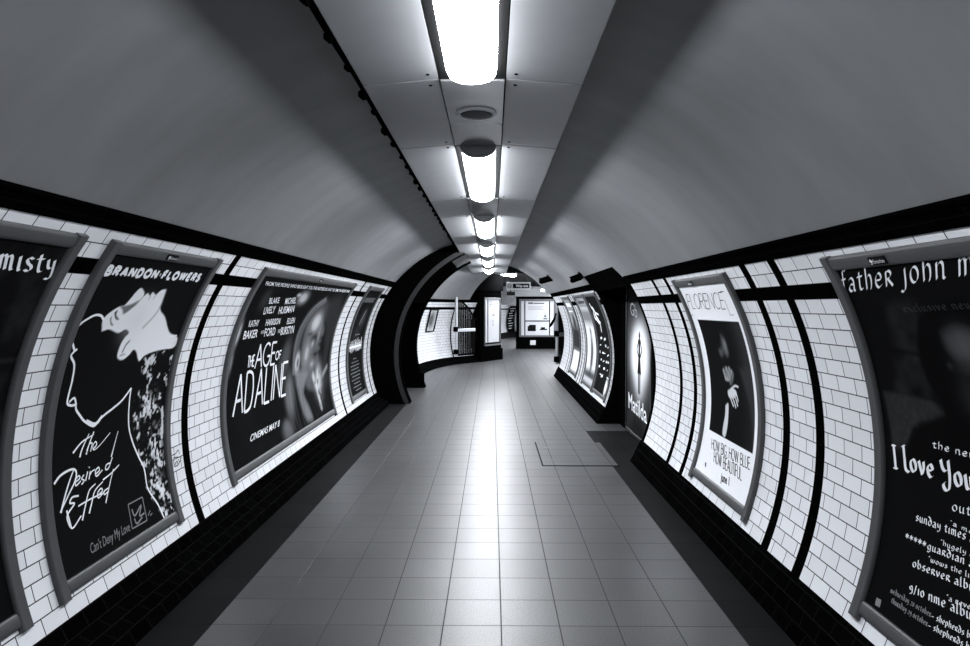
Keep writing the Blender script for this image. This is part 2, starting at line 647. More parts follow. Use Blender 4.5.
# ------------------------------------------------------------------ print and lettering helpers
def cm(pts, n=7):
    """smooth a polyline"""
    if len(pts) < 3:
        return [tuple(p) for p in pts]
    P = [np.array(p, float) for p in pts]
    P = [2 * P[0] - P[1]] + P + [2 * P[-1] - P[-2]]
    out = []
    for i in range(1, len(P) - 2):
        for k in range(n):
            t = k / n
            a, b_, c, d = P[i - 1], P[i], P[i + 1], P[i + 2]
            out.append(tuple(.5 * ((2 * b_) + (c - a) * t + (2 * a - 5 * b_ + 4 * c - d) * t * t + (-a + 3 * b_ - 3 * c + d) * t ** 3)))
    out.append(tuple(P[-2]))
    return out


class Surf:
    """a place to print on: maps (u, v) metres and photo points to world points"""

    def __init__(self, kind, **k):
        self.kind = kind
        self.__dict__.update(k)

    def uv(self, px, py):
        if self.kind == 'wall':
            return wall_ys(px, py, self.side, self.off)
        d = ray(px, py)
        o = Vector((0, 0, EYE))
        nrm = self.U.cross(self.V)
        t = (self.O - o).dot(nrm) / d.dot(nrm)
        p = o + d * t - self.O
        return p.dot(self.U), p.dot(self.V)

    def pos(self, u, v, lift=0.0):
        if self.kind == 'wall':
            return W(self.side, u, v, self.off + lift)
        return tuple(self.O + self.U * u + self.V * v + self.N * lift)


def wsurf(side, off=.008):
    return Surf('wall', side=side, off=off)


def plane(O, U, V=(0, 0, 1), N=None):
    U = Vector(U).normalized()
    V = Vector(V).normalized()
    N = Vector(N).normalized() if N else U.cross(V)
    return Surf('plane', O=Vector(O), U=U, V=V, N=N)


def ribbons(strokes, surf, lift=.0016, nib=None):
    """strokes: list of (points in uv, width or list of widths); flat ink ribbons"""
    v, f = [], []
    for pts, w in strokes:
        n = len(pts)
        ws = w if isinstance(w, (list, tuple)) else [w] * n
        base = len(v)
        for i, p in enumerate(pts):
            if nib is not None:
                nx, ny = nib
            else:
                a = np.array(pts[max(i - 1, 0)])
                c = np.array(pts[min(i + 1, n - 1)])
                d = c - a
                L = math.hypot(*d) or 1
                nx, ny = -d[1] / L * ws[i] / 2, d[0] / L * ws[i] / 2
            v.append(surf.pos(p[0] + nx, p[1] + ny, lift))
            v.append(surf.pos(p[0] - nx, p[1] - ny, lift))
        for i in range(n - 1):
            f.append((base + 2 * i, base + 2 * i + 1, base + 2 * i + 3, base + 2 * i + 2))
    return v, f


# skeleton alphabets -----------------------------------------------------
def arc(cx, cy, rx, ry, a0, a1, n=9):
    return [(cx + rx * math.cos(R_(a0 + (a1 - a0) * i / n)), cy + ry * math.sin(R_(a0 + (a1 - a0) * i / n))) for i in range(n + 1)]


CAPS = {
    'A': (.66, [[(0, 0), (.33, 1)], [(.33, 1), (.66, 0)], [(.13, .34), (.53, .34)]]),
    'B': (.55, [[(0, 0), (0, 1)], [(0, 1), (.28, 1), (.45, .9), (.45, .65), (.28, .53), (0, .53)], [(.28, .53), (.52, .42), (.52, .12), (.3, 0), (0, 0)]]),
    'C': (.68, [arc(.38, .5, .38, .5, 50, 310, 14)]),
    'D': (.64, [[(0, 0), (0, 1)], [(0, 1), (.25, 1), (.5, .88), (.62, .5), (.5, .12), (.25, 0), (0, 0)]]),
    'E': (.5, [[(0, 0), (0, 1)], [(0, 1), (.48, 1)], [(0, .52), (.42, .52)], [(0, 0), (.48, 0)]]),
    'F': (.48, [[(0, 0), (0, 1)], [(0, 1), (.46, 1)], [(0, .52), (.4, .52)]]),
    'G': (.72, [arc(.38, .5, .38, .5, 50, 350, 14), [(.76, .42), (.45, .42)]]),
    'H': (.62, [[(0, 0), (0, 1)], [(.6, 0), (.6, 1)], [(0, .52), (.6, .52)]]),
    'I': (.1, [[(.04, 0), (.04, 1)]]),
    'K': (.55, [[(0, 0), (0, 1)], [(.52, 1), (.02, .42)], [(.15, .55), (.54, 0)]]),
    'L': (.46, [[(0, 0), (0, 1)], [(0, 0), (.45, 0)]]),
    'M': (.78, [[(0, 0), (.05, 1)], [(.05, 1), (.38, .1)], [(.38, .1), (.71, 1)], [(.71, 1), (.76, 0)]]),
    'N': (.64, [[(0, 0), (0, 1)], [(0, 1), (.62, 0)], [(.62, 0), (.62, 1)]]),
    'O': (.78, [arc(.38, .5, .38, .5, 90, 450, 20)]),
    'P': (.52, [[(0, 0), (0, 1)], [(0, 1), (.3, 1), (.5, .88), (.5, .6), (.3, .46), (0, .46)]]),
    'R': (.56, [[(0, 0), (0, 1)], [(0, 1), (.3, 1), (.5, .88), (.5, .62), (.3, .5), (0, .5)], [(.25, .5), (.55, 0)]]),
    'S': (.52, [[(.48, .86), (.3, 1), (.08, .92), (.05, .7), (.25, .53), (.45, .38), (.48, .15), (.28, 0), (.02, .12)]]),
    'T': (.56, [[(.28, 0), (.28, 1)], [(0, 1), (.56, 1)]]),
    'U': (.62, [[(0, 1), (0, .3), (.1, .05), (.3, 0), (.5, .05), (.6, .3), (.6, 1)]]),
    'W': (.95, [[(0, 1), (.24, 0)], [(.24, 0), (.47, 1)], [(.47, 1), (.7, 0)], [(.7, 0), (.94, 1)]]),
    'Y': (.58, [[(0, 1), (.29, .45)], [(.58, 1), (.29, .45)], [(.29, .45), (.29, 0)]]),
    ',': (.12, [[(.08, .06), (.02, -.14)]]),
    '-': (.25, [[(.04, .45), (.2, .45)]]),
    '.': (.15, [[(.02, .48), (.13, .48)]]),
    "'": (.12, [[(.06, 1), (.04, .75)]]),
    ' ': (.32, []),
}
UNC = {
    'a': (.54, [[(.06, .52), (.24, .6), (.4, .46), (.42, .06), (.5, 0)], [(.42, .3), (.16, .3), (.05, .13), (.2, 0), (.42, .12)]]),
    'b': (.56, [[(.1, 1), (.1, .1)], [(.1, .1), (.25, 0), (.45, .15), (.45, .45), (.28, .6), (.1, .48)]]),
    'c': (.5, [[(.44, .5), (.28, .6), (.08, .42), (.08, .18), (.25, 0), (.45, .08)]]),
    'd': (.58, [[(.05, 1), (.3, .82), (.5, .45), (.45, .12), (.26, 0), (.08, .15), (.08, .42), (.25, .58), (.44, .5)]]),
    'e': (.52, [[(.08, .3), (.42, .34), (.4, .52), (.26, .6), (.08, .42), (.08, .16), (.25, 0), (.46, .1)]]),
    'f': (.4, [[(.42, .96), (.27, 1), (.17, .85), (.17, -.22)], [(.02, .58), (.36, .6)]]),
    'g': (.54, [[(.43, .5), (.26, .6), (.08, .42), (.1, .15), (.26, .04), (.43, .2)], [(.44, .6), (.44, .2), (.42, -.14), (.28, -.3), (.06, -.22)]]),
    'h': (.54, [[(.1, 1), (.1, 0)], [(.1, .42), (.28, .6), (.42, .5), (.44, .2), (.38, -.02)]]),
    'i': (.24, [[(.1, .6), (.1, .06), (.18, 0)]]),
    'j': (.30, [[(.18, .6), (.19, -.1), (.08, -.3), (-.08, -.26)]]),
    'k': (.5, [[(.1, 1), (.1, 0)], [(.42, .6), (.14, .3)], [(.2, .35), (.46, 0)]]),
    'l': (.28, [[(.1, 1), (.1, .08), (.22, 0)]]),
    'm': (.78, [[(.08, .6), (.08, 0)], [(.08, .42), (.22, .6), (.33, .5), (.34, 0)], [(.34, .42), (.48, .6), (.6, .5), (.62, .06), (.7, 0)]]),
    'n': (.54, [[(.08, .6), (.08, 0)], [(.08, .42), (.26, .6), (.4, .5), (.41, .06), (.5, 0)]]),
    'o': (.56, [arc(.27, .3, .21, .3, 100, 460, 14)]),
    'p': (.56, [[(.1, .6), (.1, -.3)], [(.1, .48), (.28, .6), (.45, .45), (.45, .15), (.28, 0), (.1, .08)]]),
    'r': (.52, [[(.1, .6), (.1, 0)], [(.1, .56), (.28, .62), (.42, .5), (.32, .34), (.14, .3)], [(.2, .3), (.5, 0)]]),
    's': (.46, [[(.4, .54), (.22, .6), (.1, .48), (.2, .33), (.36, .24), (.38, .1), (.22, 0), (.05, .06)]]),
    't': (.44, [[(.2, .78), (.18, .2), (.26, .02), (.42, .06)], [(.03, .58), (.4, .6)]]),
    'u': (.56, [[(.08, .6), (.1, .12), (.22, 0), (.4, .12)], [(.42, .6), (.42, .06), (.52, 0)]]),
    'v': (.5, [[(.05, .6), (.14, .3), (.24, 0)], [(.24, 0), (.4, .3), (.42, .62)]]),
    'w': (.74, [[(.06, .6), (.1, .1), (.22, 0), (.34, .12), (.36, .6)], [(.36, .12), (.5, 0), (.64, .15), (.66, .6)]]),
    'y': (.54, [[(.08, .6), (.12, .3), (.25, .2), (.4, .3)], [(.44, .6), (.43, 0), (.3, -.26), (.08, -.24)]]),
    'x': (.5, [[(.06, .6), (.44, 0)], [(.42, .6), (.06, 0)]]),
    'I': (.34, [[(.17, 1.0), (.17, -.1)], [(.02, 1.02), (.32, .98)], [(.02, -.08), (.32, -.12)]]),
    'L': (.40, [[(.14, 1.15), (.12, .5), (.14, .02), (.40, -.10)], [(.02, 1.1), (.26, 1.12)]]),
    'Y': (.72, [[(.05, .95), (.12, .6), (.3, .48), (.52, .62)], [(.58, 1.0), (.56, .2), (.42, -.3), (.18, -.34), (.06, -.14), (.2, .0)]]),
    '0': (.5, [arc(.25, .3, .19, .3, 90, 450, 14)]),
    '1': (.24, [[(.12, .62), (.12, 0)]]),
    '2': (.5, [[(.08, .5), (.24, .62), (.4, .5), (.34, .3), (.06, .02), (.44, .0)]]),
    '8': (.5, [arc(.25, .46, .15, .15, 90, 450, 10), arc(.25, .15, .18, .16, 90, 450, 10)]),
    '9': (.5, [[(.42, .46), (.28, .62), (.1, .5), (.12, .3), (.3, .24), (.42, .4), (.4, .0), (.3, -.16), (.14, -.14)]]),
    '/': (.36, [[(.04, -.12), (.32, .85)]]),
    '-': (.6, [[(.06, .28), (.54, .28)]]),
    '"': (.24, [[(.08, .95), (.05, .78)], [(.18, .95), (.15, .78)]]),
    "'": (.14, [[(.08, .95), (.05, .75)]]),
    ',': (.16, [[(.08, .04), (.03, -.12)]]),
    '*': (.5, [[(.25, .62), (.25, .02)], [(.04, .46), (.46, .18)], [(.04, .18), (.46, .46)]]),
    ' ': (.28, []),
}


def glyph_strokes(text, font, o, ex, ey, gap, width_m=None):
    """o: origin in uv, ex: vector over the whole line, ey: vector of one unit of height"""
    adv = [font[c][0] + gap for c in text]
    tot = sum(adv) - gap
    x = 0
    out = []
    o, ex, ey = np.array(o), np.array(ex), np.array(ey)
    for c, a in zip(text, adv):
        for st in font[c][1]:
            q = cm(st, 5) if len(st) > 2 else st
            out.append([tuple(o + ex * ((x + p[0]) / tot) + ey * p[1]) for p in q])
        x += a
    return out


def letters(name, text, font, surf, bl, br, tl, mat, parent, w=.008, gap=.12, nib=None, lift=.0016, raw=False):
    o, e, t = (bl, br, tl) if raw else (surf.uv(*bl), surf.uv(*br), surf.uv(*tl))
    ex = (e[0] - o[0], e[1] - o[1])
    ey = (t[0] - o[0], t[1] - o[1])
    st = [(q, w) for q in glyph_strokes(text, font, o, ex, ey, gap)]
    v, f = ribbons(st, surf, lift, nib)
    return mesh_obj(name, v, f, mat, parent)


_fontcache = {}


def font_text(name, text, surf, bl, br, tl, mat, parent, lift=.0016, bold=0.0, raw=False, face=None):
    """built-in typeface, fitted to the parallelogram bl-br-tl"""
    o, e, t = (bl, br, tl) if raw else (surf.uv(*bl), surf.uv(*br), surf.uv(*tl))
    key = (text, bold)
    if key not in _fontcache:
        c = bpy.data.curves.new('t', 'FONT')
        c.body = text
        c.size = 1
        c.resolution_u = 3
        c.offset = bold
        ob = bpy.data.objects.new('t', c)
        COL.objects.link(ob)
        dg = bpy.context.evaluated_depsgraph_get()
        me = bpy.data.meshes.new_from_object(ob.evaluated_get(dg))
        vs = [tuple(q.co) for q in me.vertices]
        fs = [tuple(p.vertices) for p in me.polygons]
        bpy.data.objects.remove(ob)
        bpy.data.curves.remove(c)
        bpy.data.meshes.remove(me)
        _fontcache[key] = (vs, fs)
    vs, fs = _fontcache[key]
    x0, x1 = min(q[0] for q in vs), max(q[0] for q in vs)
    capH = .73 if any(ch.isupper() or ch in 'dbklht' for ch in text) else .55
    out = []
    for q in vs:
        a, c = (q[0] - x0) / (x1 - x0), q[1] / capH
        out.append(surf.pos(o[0] + (e[0] - o[0]) * a + (t[0] - o[0]) * c, o[1] + (e[1] - o[1]) * a + (t[1] - o[1]) * c, lift))
    return mesh_obj(name, out, fs, mat, parent)


def px_strokes(name, strokes, surf, mat, parent, lift=.0016, smooth=True):
    """strokes: list of (photo points, width in metres (or (w0, w1)))"""
    st = []
    for pts, w in strokes:
        q = [surf.uv(*p) for p in pts]
        q = cm(q, 6) if smooth and len(q) > 2 else q
        if isinstance(w, tuple):
            n = len(q)
            w = [w[0] + (w[1] - w[0]) * i / (n - 1) for i in range(n)]
        st.append((q, w))
    v, f = ribbons(st, surf, lift)
    return mesh_obj(name, v, f, mat, parent)


# raster for printed pictures --------------------------------------------
class Canvas:
    def __init__(self, u0, u1, v0, v1, nu, nv, base):
        self.b = (u0, u1, v0, v1)
        self.nu, self.nv = nu, nv
        self.U, self.V = np.meshgrid(np.linspace(u0, u1, nu), np.linspace(v0, v1, nv), indexing='ij')
        self.I = np.full((nu, nv), float(base))

    def mixin(self, a, val):
        self.I = self.I * (1 - a) + val * a

    def sdf(self, poly):
        P = np.array(poly, float)
        d = np.full(self.U.shape, 1e9)
        ins = np.zeros(self.U.shape, bool)
        n = len(P)
        for i in range(n):
            a, c = P[i], P[(i + 1) % n]
            e = c - a
            wx, wy = self.U - a[0], self.V - a[1]
            t = np.clip((wx * e[0] + wy * e[1]) / (e @ e + 1e-12), 0, 1)
            d = np.minimum(d, (wx - e[0] * t) ** 2 + (wy - e[1] * t) ** 2)
            cond = (a[1] > self.V) != (c[1] > self.V)
            with np.errstate(divide='ignore', invalid='ignore'):
                xi = a[0] + (self.V - a[1]) / (c[1] - a[1] + 1e-15) * e[0]
            ins ^= cond & (self.U < xi)
        return np.sqrt(d) * np.where(ins, -1, 1)

    def poly(self, pts, val, soft=.006, alpha=1.0, smooth=True):
        if smooth:
            pts = cm(list(pts) + [pts[0]], 5)
        d = self.sdf(pts)
        a = np.clip(.5 - d / soft, 0, 1) * alpha
        self.mixin(a, val)
        return a

    def blob(self, c, ru, rv, val, alpha=1.0, hard=1.0, rot=0.0):
        x, y = self.U - c[0], self.V - c[1]
        cr, sr = math.cos(rot), math.sin(rot)
        x, y = x * cr + y * sr, -x * sr + y * cr
        d = (x / ru) ** 2 + (y / rv) ** 2
        self.mixin(np.exp(-d ** hard) * alpha, val)

    def line(self, pts, w, val, soft=.006, alpha=1.0, smooth=True):
        pts = cm(pts, 5) if smooth and len(pts) > 2 else pts
        d = np.full(self.U.shape, 1e9)
        for a, c in zip(pts[:-1], pts[1:]):
            a, c = np.array(a), np.array(c)
            e = c - a
            wx, wy = self.U - a[0], self.V - a[1]
            t = np.clip((wx * e[0] + wy * e[1]) / (e @ e + 1e-12), 0, 1)
            d = np.minimum(d, (wx - e[0] * t) ** 2 + (wy - e[1] * t) ** 2)
        d = np.sqrt(d) - w / 2
        self.mixin(np.clip(.5 - d / soft, 0, 1) * alpha, val)

    def noise(self, cells, seed=0, octs=3):
        r = np.random.default_rng(seed)
        out = np.zeros(self.U.shape)
        u = (self.U - self.b[0])
        v = (self.V - self.b[2])
        amp, tot = 1, 0
        for k in range(octs):
            g = r.random((80, 120))
            x, y = u / cells * 2 ** k, v / cells * 2 ** k
            xi, yi = np.floor(x).astype(int), np.floor(y).astype(int)
            fx, fy = x - xi, y - yi
            fx, fy = fx * fx * (3 - 2 * fx), fy * fy * (3 - 2 * fy)
            q = lambda i, j: g[(xi + i) % 80, (yi + j) % 120]
            out += amp * (q(0, 0) * (1 - fx) * (1 - fy) + q(1, 0) * fx * (1 - fy) + q(0, 1) * (1 - fx) * fy + q(1, 1) * fx * fy)
            tot += amp
            amp *= .55
        return out / tot

    def sheet(self, name, surf, parent, lift=0.0):
        nu, nv = self.nu, self.nv
        v = [surf.pos(float(self.U[i, j]), float(self.V[i, j]), lift) for i in range(nu) for j in range(nv)]
        f = grid_faces(nu, nv)
        o = mesh_obj(name, v, f, M['print'], parent, True)
        ca = o.data.color_attributes.new('print', 'FLOAT_COLOR', 'POINT')
        I = np.clip(self.I, .003, .9).ravel()
        c = np.stack([I * TINT[0], I * TINT[1], I * TINT[2], np.ones_like(I)], 1).astype(np.float32)
        ca.data.foreach_set('color', c.ravel())
        return o


# ------------------------------------------------------------------ poster frames on the curved walls
def rail_s(side, ya, yb, s0, s1, dep=.024):
    """curved upright rail"""
    n = 26
    bev = .009
    prof = [(ya, 0), (ya, dep - bev), (ya + bev * .35, dep - bev * .35), (ya + bev, dep), (yb - bev, dep), (yb - bev * .35, dep - bev * .35), (yb, dep - bev), (yb, 0)]
    v = []
    for i in range(n + 1):
        s = s0 + (s1 - s0) * i / n
        v += [W(side, y, s, o + .001) for y, o in prof]
    k = len(prof)
    f = [(i * k + j, i * k + (j + 1) % k, (i + 1) * k + (j + 1) % k, (i + 1) * k + j) for i in range(n) for j in range(k)]
    f += [tuple(range(k)), tuple(n * k + j for j in range(k))]
    return v, f


def rail_y(side, sa, sb, y0, y1, dep=.021):
    pr = []
    for i in range(9):
        t = math.pi * i / 8
        pr.append(((sa + sb) / 2 - (sb - sa) / 2 * math.cos(t), .006 + (dep - .006) * math.sin(t) ** .6))
    pr = [(sa, 0)] + pr + [(sb, 0)]
    v = [W(side, y, s, o + .001) for y in (y0, y1) for s, o in pr]
    k = len(pr)
    f = [(j, (j + 1) % k, k + (j + 1) % k, k + j) for j in range(k)] + [tuple(range(k)), tuple(k + j for j in range(k))]
    return v, f


def poster_frame(side, y0, y1, s0, s1, label, w=.066, group=None, mat='frame', wt=None):
    wt = wt or w
    root = thing('framed_poster', label, 'poster', W(side, (y0 + y1) / 2, s0, 0), group)
    for a, c in ((y0, y0 + w), (y1 - w, y1)):
        v, f = rail_s(side, a, c, s0, s1)
        mesh_obj('side_rail', v, f, M[mat], root)
    v, f = rail_y(side, s0 + .022, s0 + .022 + wt, y0 + w, y1 - w)
    mesh_obj('bottom_rail', v, f, M[mat], root, False)
    v, f = rail_y(side, s1 - wt - .004, s1 - .004, y0 + w, y1 - w)
    mesh_obj('top_rail', v, f, M[mat], root, False)
    return root, (y0 + w, y1 - w, s0 + .022 + wt - .012, s1 - wt + .008)


def badge(side, root, y, s, wd=.11, text='Exterion'):
    """small dark owner's plate on the top rail"""
    sf = Surf('wall', side=side, off=.0245)
    h = .034
    sg = -1 if side == 'R' else 1        # reading direction along the tunnel
    v = [sf.pos(y + a, s + b_, l) for l in (-.006, .0015) for a, b_ in ((-wd / 2, -h / 2), (wd / 2, -h / 2), (wd / 2, h / 2), (-wd / 2, h / 2))]
    o = mesh_obj('badge', v, [(0, 1, 2, 3), (4, 5, 6, 7), (0, 1, 5, 4), (1, 2, 6, 5), (2, 3, 7, 6), (3, 0, 4, 7)], M['ink_black'], root)
    o['label'] = 'small black plate with a white mark'
    x0 = y - sg * wd * .42
    st = [([(x0, s - .011), (x0 + sg * .012, s - .011)], .004), ([(x0 + sg * .001, s + .006), (x0 + sg * .014, s - .004)], .013)]
    v, f = ribbons(st, sf, .003)
    mesh_obj('logo', v, f, M['ink_white'], o)
    font_text('lettering', text, sf, (x0 + sg * .02, s - .010), (x0 + sg * wd * .86, s - .010), (x0 + sg * .02, s + .008), M['ink_white'], o, .003, raw=True)
    return o


LS, RS = wsurf('L'), wsurf('R')


def zz(ox, oy, sc):
    return lambda x, y: (ox + x * sc, oy + y * sc)


# =================================================================== POSTER: white upturned head (left wall)
FL0, FL1 = .078, 1.832
FR0, FR1 = .045, 1.692
root, (u0, u1, v0, v1) = poster_frame('L', 2.955, 4.15, FL0, FL1, 'tall framed black poster with a white upturned head and brush lettering, left wall', group='framed posters on the left wall')
c = Canvas(u0, u1, v0, v1, 170, 260, .0075)
A = zz(90, 250, .2167)
Q = lambda fn, pts: [LS.uv(*fn(*p)) for p in pts]
face = [(55, 375), (60, 322), (95, 287), (135, 262), (160, 255), (190, 222), (212, 195), (236, 176), (250, 196), (248, 214), (266, 200), (277, 211), (290, 195), (304, 206), (330, 186), (352, 184), (342, 215), (327, 255), (326, 282), (346, 312), (366, 380), (400, 398), (400, 430), (380, 452), (340, 458), (290, 470), (250, 488), (226, 512), (214, 470), (200, 460), (182, 482), (150, 506), (126, 494), (140, 440), (160, 405), (180, 382), (165, 366), (130, 382), (90, 366)]
c.poly(Q(A, face), .78, .006)
c.blob(LS.uv(*A(215, 330)), .10, .10, .60, .35)
c.line(Q(A, [(330, 250), (300, 300), (245, 358)]), .010, .18, .02, .8)
c.line(Q(A, [(352, 186), (338, 230), (326, 262)]), .010, .12, .01, .8)
c.poly(Q(A, [(112, 290), (128, 276), (122, 300), (134, 322), (118, 318)]), .02, .006)
c.poly(Q(A, [(92, 318), (100, 306), (98, 330), (108, 348), (95, 344)]), .05, .006)
c.poly(Q(A, [(140, 262), (190, 250), (228, 232), (190, 272), (155, 296), (150, 278)]), .05, .012, .85)
c.line(Q(A, [(245, 215), (215, 250), (190, 268)]), .008, .1, .01, .7)
c.line(Q(A, [(280, 212), (272, 228)]), .006, .15, .008, .8, False)
c.line(Q(A, [(306, 208), (292, 225)]), .006, .15, .008, .8, False)
c.line(Q(A, [(150, 470), (165, 440), (182, 420)]), .012, .05, .01, .9)
c.line(Q(A, [(138, 488), (160, 480)]), .008, .1, .008, .8, False)
# patterned jacket at the right
B = zz(50, 400, .263)
jk = [A(230, 520), A(260, 492), A(330, 470), A(395, 440), A(395, 640), B(440, 200), B(455, 300), B(490, 440), B(430, 450), B(365, 330), B(345, 250), B(310, 170), B(298, 60), A(250, 600)]
jp = [LS.uv(*p) for p in jk]
msk = np.clip(.5 - c.sdf(jp) / .012, 0, 1)
nz = c.noise(.055, 5, 4)
nz2 = c.noise(.02, 9, 2)
c.mixin(msk * np.clip((nz * .7 + nz2 * .3 - .60) * 26, 0, 1), .62)
for p, r in [((380, 30), .05), ((365, 15), .035), ((400, 165), .06), ((410, 190), .05), ((405, 330), .05), ((425, 345), .045), ((330, 90), .022), ((345, 190), .02), ((440, 430), .03)]:
    q = LS.uv(*B(*p))
    c.mixin(msk * np.exp(-(((c.U - q[0]) / r) ** 2 + ((c.V - q[1]) / (r * 1.4)) ** 2)) * np.clip((nz2 - .50) * 12, 0, 1), .75)
sheet = c.sheet('poster_sheet', LS, root)
px_strokes('outline_drawing', [
    ([A(62, 322), A(50, 303), (95, 315), (87, 319), (80, 324), (75.5, 330), (72, 340), (73, 346), (74, 351), (70.8, 356), (74, 365), (72, 380), (69, 392), (67, 403), (71, 405.5), (75, 405), (76, 410), (80, 416), (84, 421), (93, 426), (98, 421), (104, 415), (113, 408), (122, 400), (131, 388)], .013),
    ([(131, 388), (129.3, 400), (128.5, 425), (132, 441), (138, 456), (144, 469), (147, 487), (152, 496), (158, 505), (164.5, 519)], .012),
    ([(69, 402), (74, 398), (76, 405)], .012), ([(73, 352), (77, 349)], .012), ([A(365, 400), A(400, 393)], .008), ([(74, 332), (73, 338)], .016), ([(86, 421), (95, 424), (102, 416)], .018)], LS, M['ink_white'], sheet)
letters('title_lettering', 'BRANDON.FLOWERS', CAPS, LS, A(66, 112), A(498, 142), A(88, 74), M['ink_white'], sheet, .0185, .38)
hand = [
    ([(148, 128), (130, 165), (118, 195), (112, 218)], (.006, .012)), ([(86, 202), (118, 162), (150, 140), (166, 130)], (.012, .004)),
    ([(166, 120), (150, 162), (136, 208)], .009), ([(138, 192), (150, 166), (159, 166), (153, 196)], .008), ([(162, 188), (176, 170), (172, 158), (162, 174), (166, 190), (190, 170), (228, 124)], (.009, .004)),
    ([(90, 262), (66, 330), (40, 430)], (.008, .012)), ([(14, 320), (40, 286), (80, 264), (98, 272), (94, 308), (66, 368), (38, 428)], (.013, .009)),
    ([(96, 312), (112, 298), (109, 288), (97, 302), (97, 326), (116, 308)], .008), ([(128, 284), (119, 300), (129, 306), (119, 322)], .008),
    ([(142, 272), (134, 308)], .009), ([(147, 258), (149, 254)], .009), ([(152, 270), (147, 302)], .008), ([(148, 290), (158, 272), (170, 264)], .007),
    ([(172, 282), (186, 268), (183, 256), (172, 270), (176, 290), (198, 266)], .008), ([(230, 238), (214, 246), (210, 264), (222, 258), (236, 218)], .008), ([(258, 118), (244, 170), (232, 216)], (.004, .010)),
    ([(108, 364), (84, 370), (74, 392), (92, 394), (70, 428), (64, 452), (84, 488), (118, 440)], (.010, .008)), ([(62, 420), (80, 486)], .011),
    ([(172, 318), (148, 345), (134, 400), (122, 458)], (.006, .011)), ([(200, 310), (170, 345), (158, 390), (148, 432)], (.006, .011)), ([(106, 404), (150, 378), (196, 356)], .008),
    ([(182, 362), (198, 346), (193, 336), (180, 354), (184, 372), (204, 350)], .008), ([(222, 334), (206, 346), (206, 360), (222, 346)], .008),
    ([(240, 262), (224, 330), (211, 392)], (.006, .009)), ([(200, 304), (232, 278), (262, 246)], (.009, .006))]
px_strokes('brush_lettering', [([B(*p) for p in pts], w) for pts, w in hand], LS, M['ink_white'], sheet)
font_text('small_lettering', "Can't Deny My Love", LS, B(155, 586), B(304, 497), B(150, 545), M['ink_grey'], sheet)
px_strokes('logo', [([B(296, 398), B(350, 369)], .007), ([B(350, 369), B(368, 458)], .007), ([B(368, 458), B(312, 490)], .007), ([B(312, 490), B(296, 398)], .007),
                    ([B(310, 415), B(322, 440), B(345, 400), B(340, 440), B(358, 430)], .010), ([B(320, 450), B(330, 470), B(350, 445)], .010), ([B(372, 440), B(380, 420)], .006), ([B(380, 440), B(388, 430)], .006)], LS, M['ink_grey'], sheet)
badge('L', root, 3.52, FL1 - .036)

sc_ = thing('graffiti_scribble', 'small black scribble on the white tiles right of the upturned head poster', 'graffiti', W('L', 4.26, .55, .0))
LT = wsurf('L', .0012)
T5 = zz(150, 420, .18576)
px_strokes('pen_marks', [([T5(118, 190), T5(135, 182), T5(150, 162), T5(158, 182)], .006), ([T5(122, 205), T5(140, 200), T5(158, 200)], .005), ([T5(125, 215), T5(130, 240), T5(145, 222), T5(150, 240), T5(165, 215)], .006), ([T5(150, 210), T5(160, 225), T5(168, 190)], .005), ([T5(128, 250), T5(150, 245)], .006)], LT, M['ink_black'], sc_)

# =================================================================== POSTER: same design as the nearest right one (left wall, mostly out of frame)
root, (u0, u1, v0, v1) = poster_frame('L', 1.57, 2.765, FL0, FL1, 'framed dark poster cut by the left edge of the photo, ending in pale serif lettering', group='framed posters on the left wall')
c = Canvas(u0, u1, v0, v1, 60, 90, .006)
c.mixin(np.clip((c.noise(.12, 3, 4) - .5) * 4, 0, 1) * (c.V > .9), .016)
c.mixin(np.clip(1 - abs(c.V - 1.25) / .012, 0, 1), .02)
sheet = c.sheet('poster_sheet', LS, root)
_a, _b, _t = LS.uv(-3, 266.5), LS.uv(53, 273.5), LS.uv(3, 242)
_g = lambda t_: sum(UNC[k_][0] + .14 for k_ in t_) - .14
_k = _g('father john misty') / _g('misty')
_o = (max(u0 + .02, _b[0] - (_b[0] - _a[0]) * _k), _b[1] - (_b[1] - _a[1]) * _k * .3)
letters('title_lettering', 'father john misty', UNC, LS, _o, _b, (_o[0] + _t[0] - _a[0], _o[1] + _t[1] - _a[1]), M['ink_white'], sheet, .011, .14, (.0062, .004), raw=True)

# =================================================================== POSTER: wide film poster (left wall)
root, (u0, u1, v0, v1) = poster_frame('L', 4.955, 8.30, FL0, FL1, 'wide framed film poster with a woman in profile and thin white capitals', w=.07, group='framed posters on the left wall')
c = Canvas(u0, u1, v0, v1, 260, 150, .008)
G = zz(230, 270, .18576)
H = zz(220, 370, .18576)
q = lambda fn, x, y: LS.uv(*fn(x, y))
c.mixin(np.clip((c.noise(.45, 21, 3) - .48) * 3, 0, 1), .012)
for fn, x, y, ru, rv, val, al in [(G, 42, 345, .05, .11, .5, .95), (G, -2, 500, .05, .10, .42, .9), (G, 190, 160, .10, .10, .05, .8), (G, 395, 150, .16, .07, .5, .85), (G, 372, 135, .06, .02, .5, .9),
                                  (G, 300, 470, .14, .18, .14, .75), (G, 270, 560, .12, .16, .09, .7), (H, 375, 140, .14, .22, .30, .75), (H, 370, 330, .16, .10, .25, .6), (H, 360, 300, .10, .06, .2, .6)]:
    c.blob(LS.uv(*fn(x, y)), ru, rv, val, al, 1.5)
# man's face behind, far right
c.poly(Q(G, [(525, 180), (560, 150), (600, 150), (596, 260), (560, 330), (530, 420), (520, 520), (540, 600), (500, 620), (505, 480), (515, 330), (505, 260)]), .035, .14, .9)
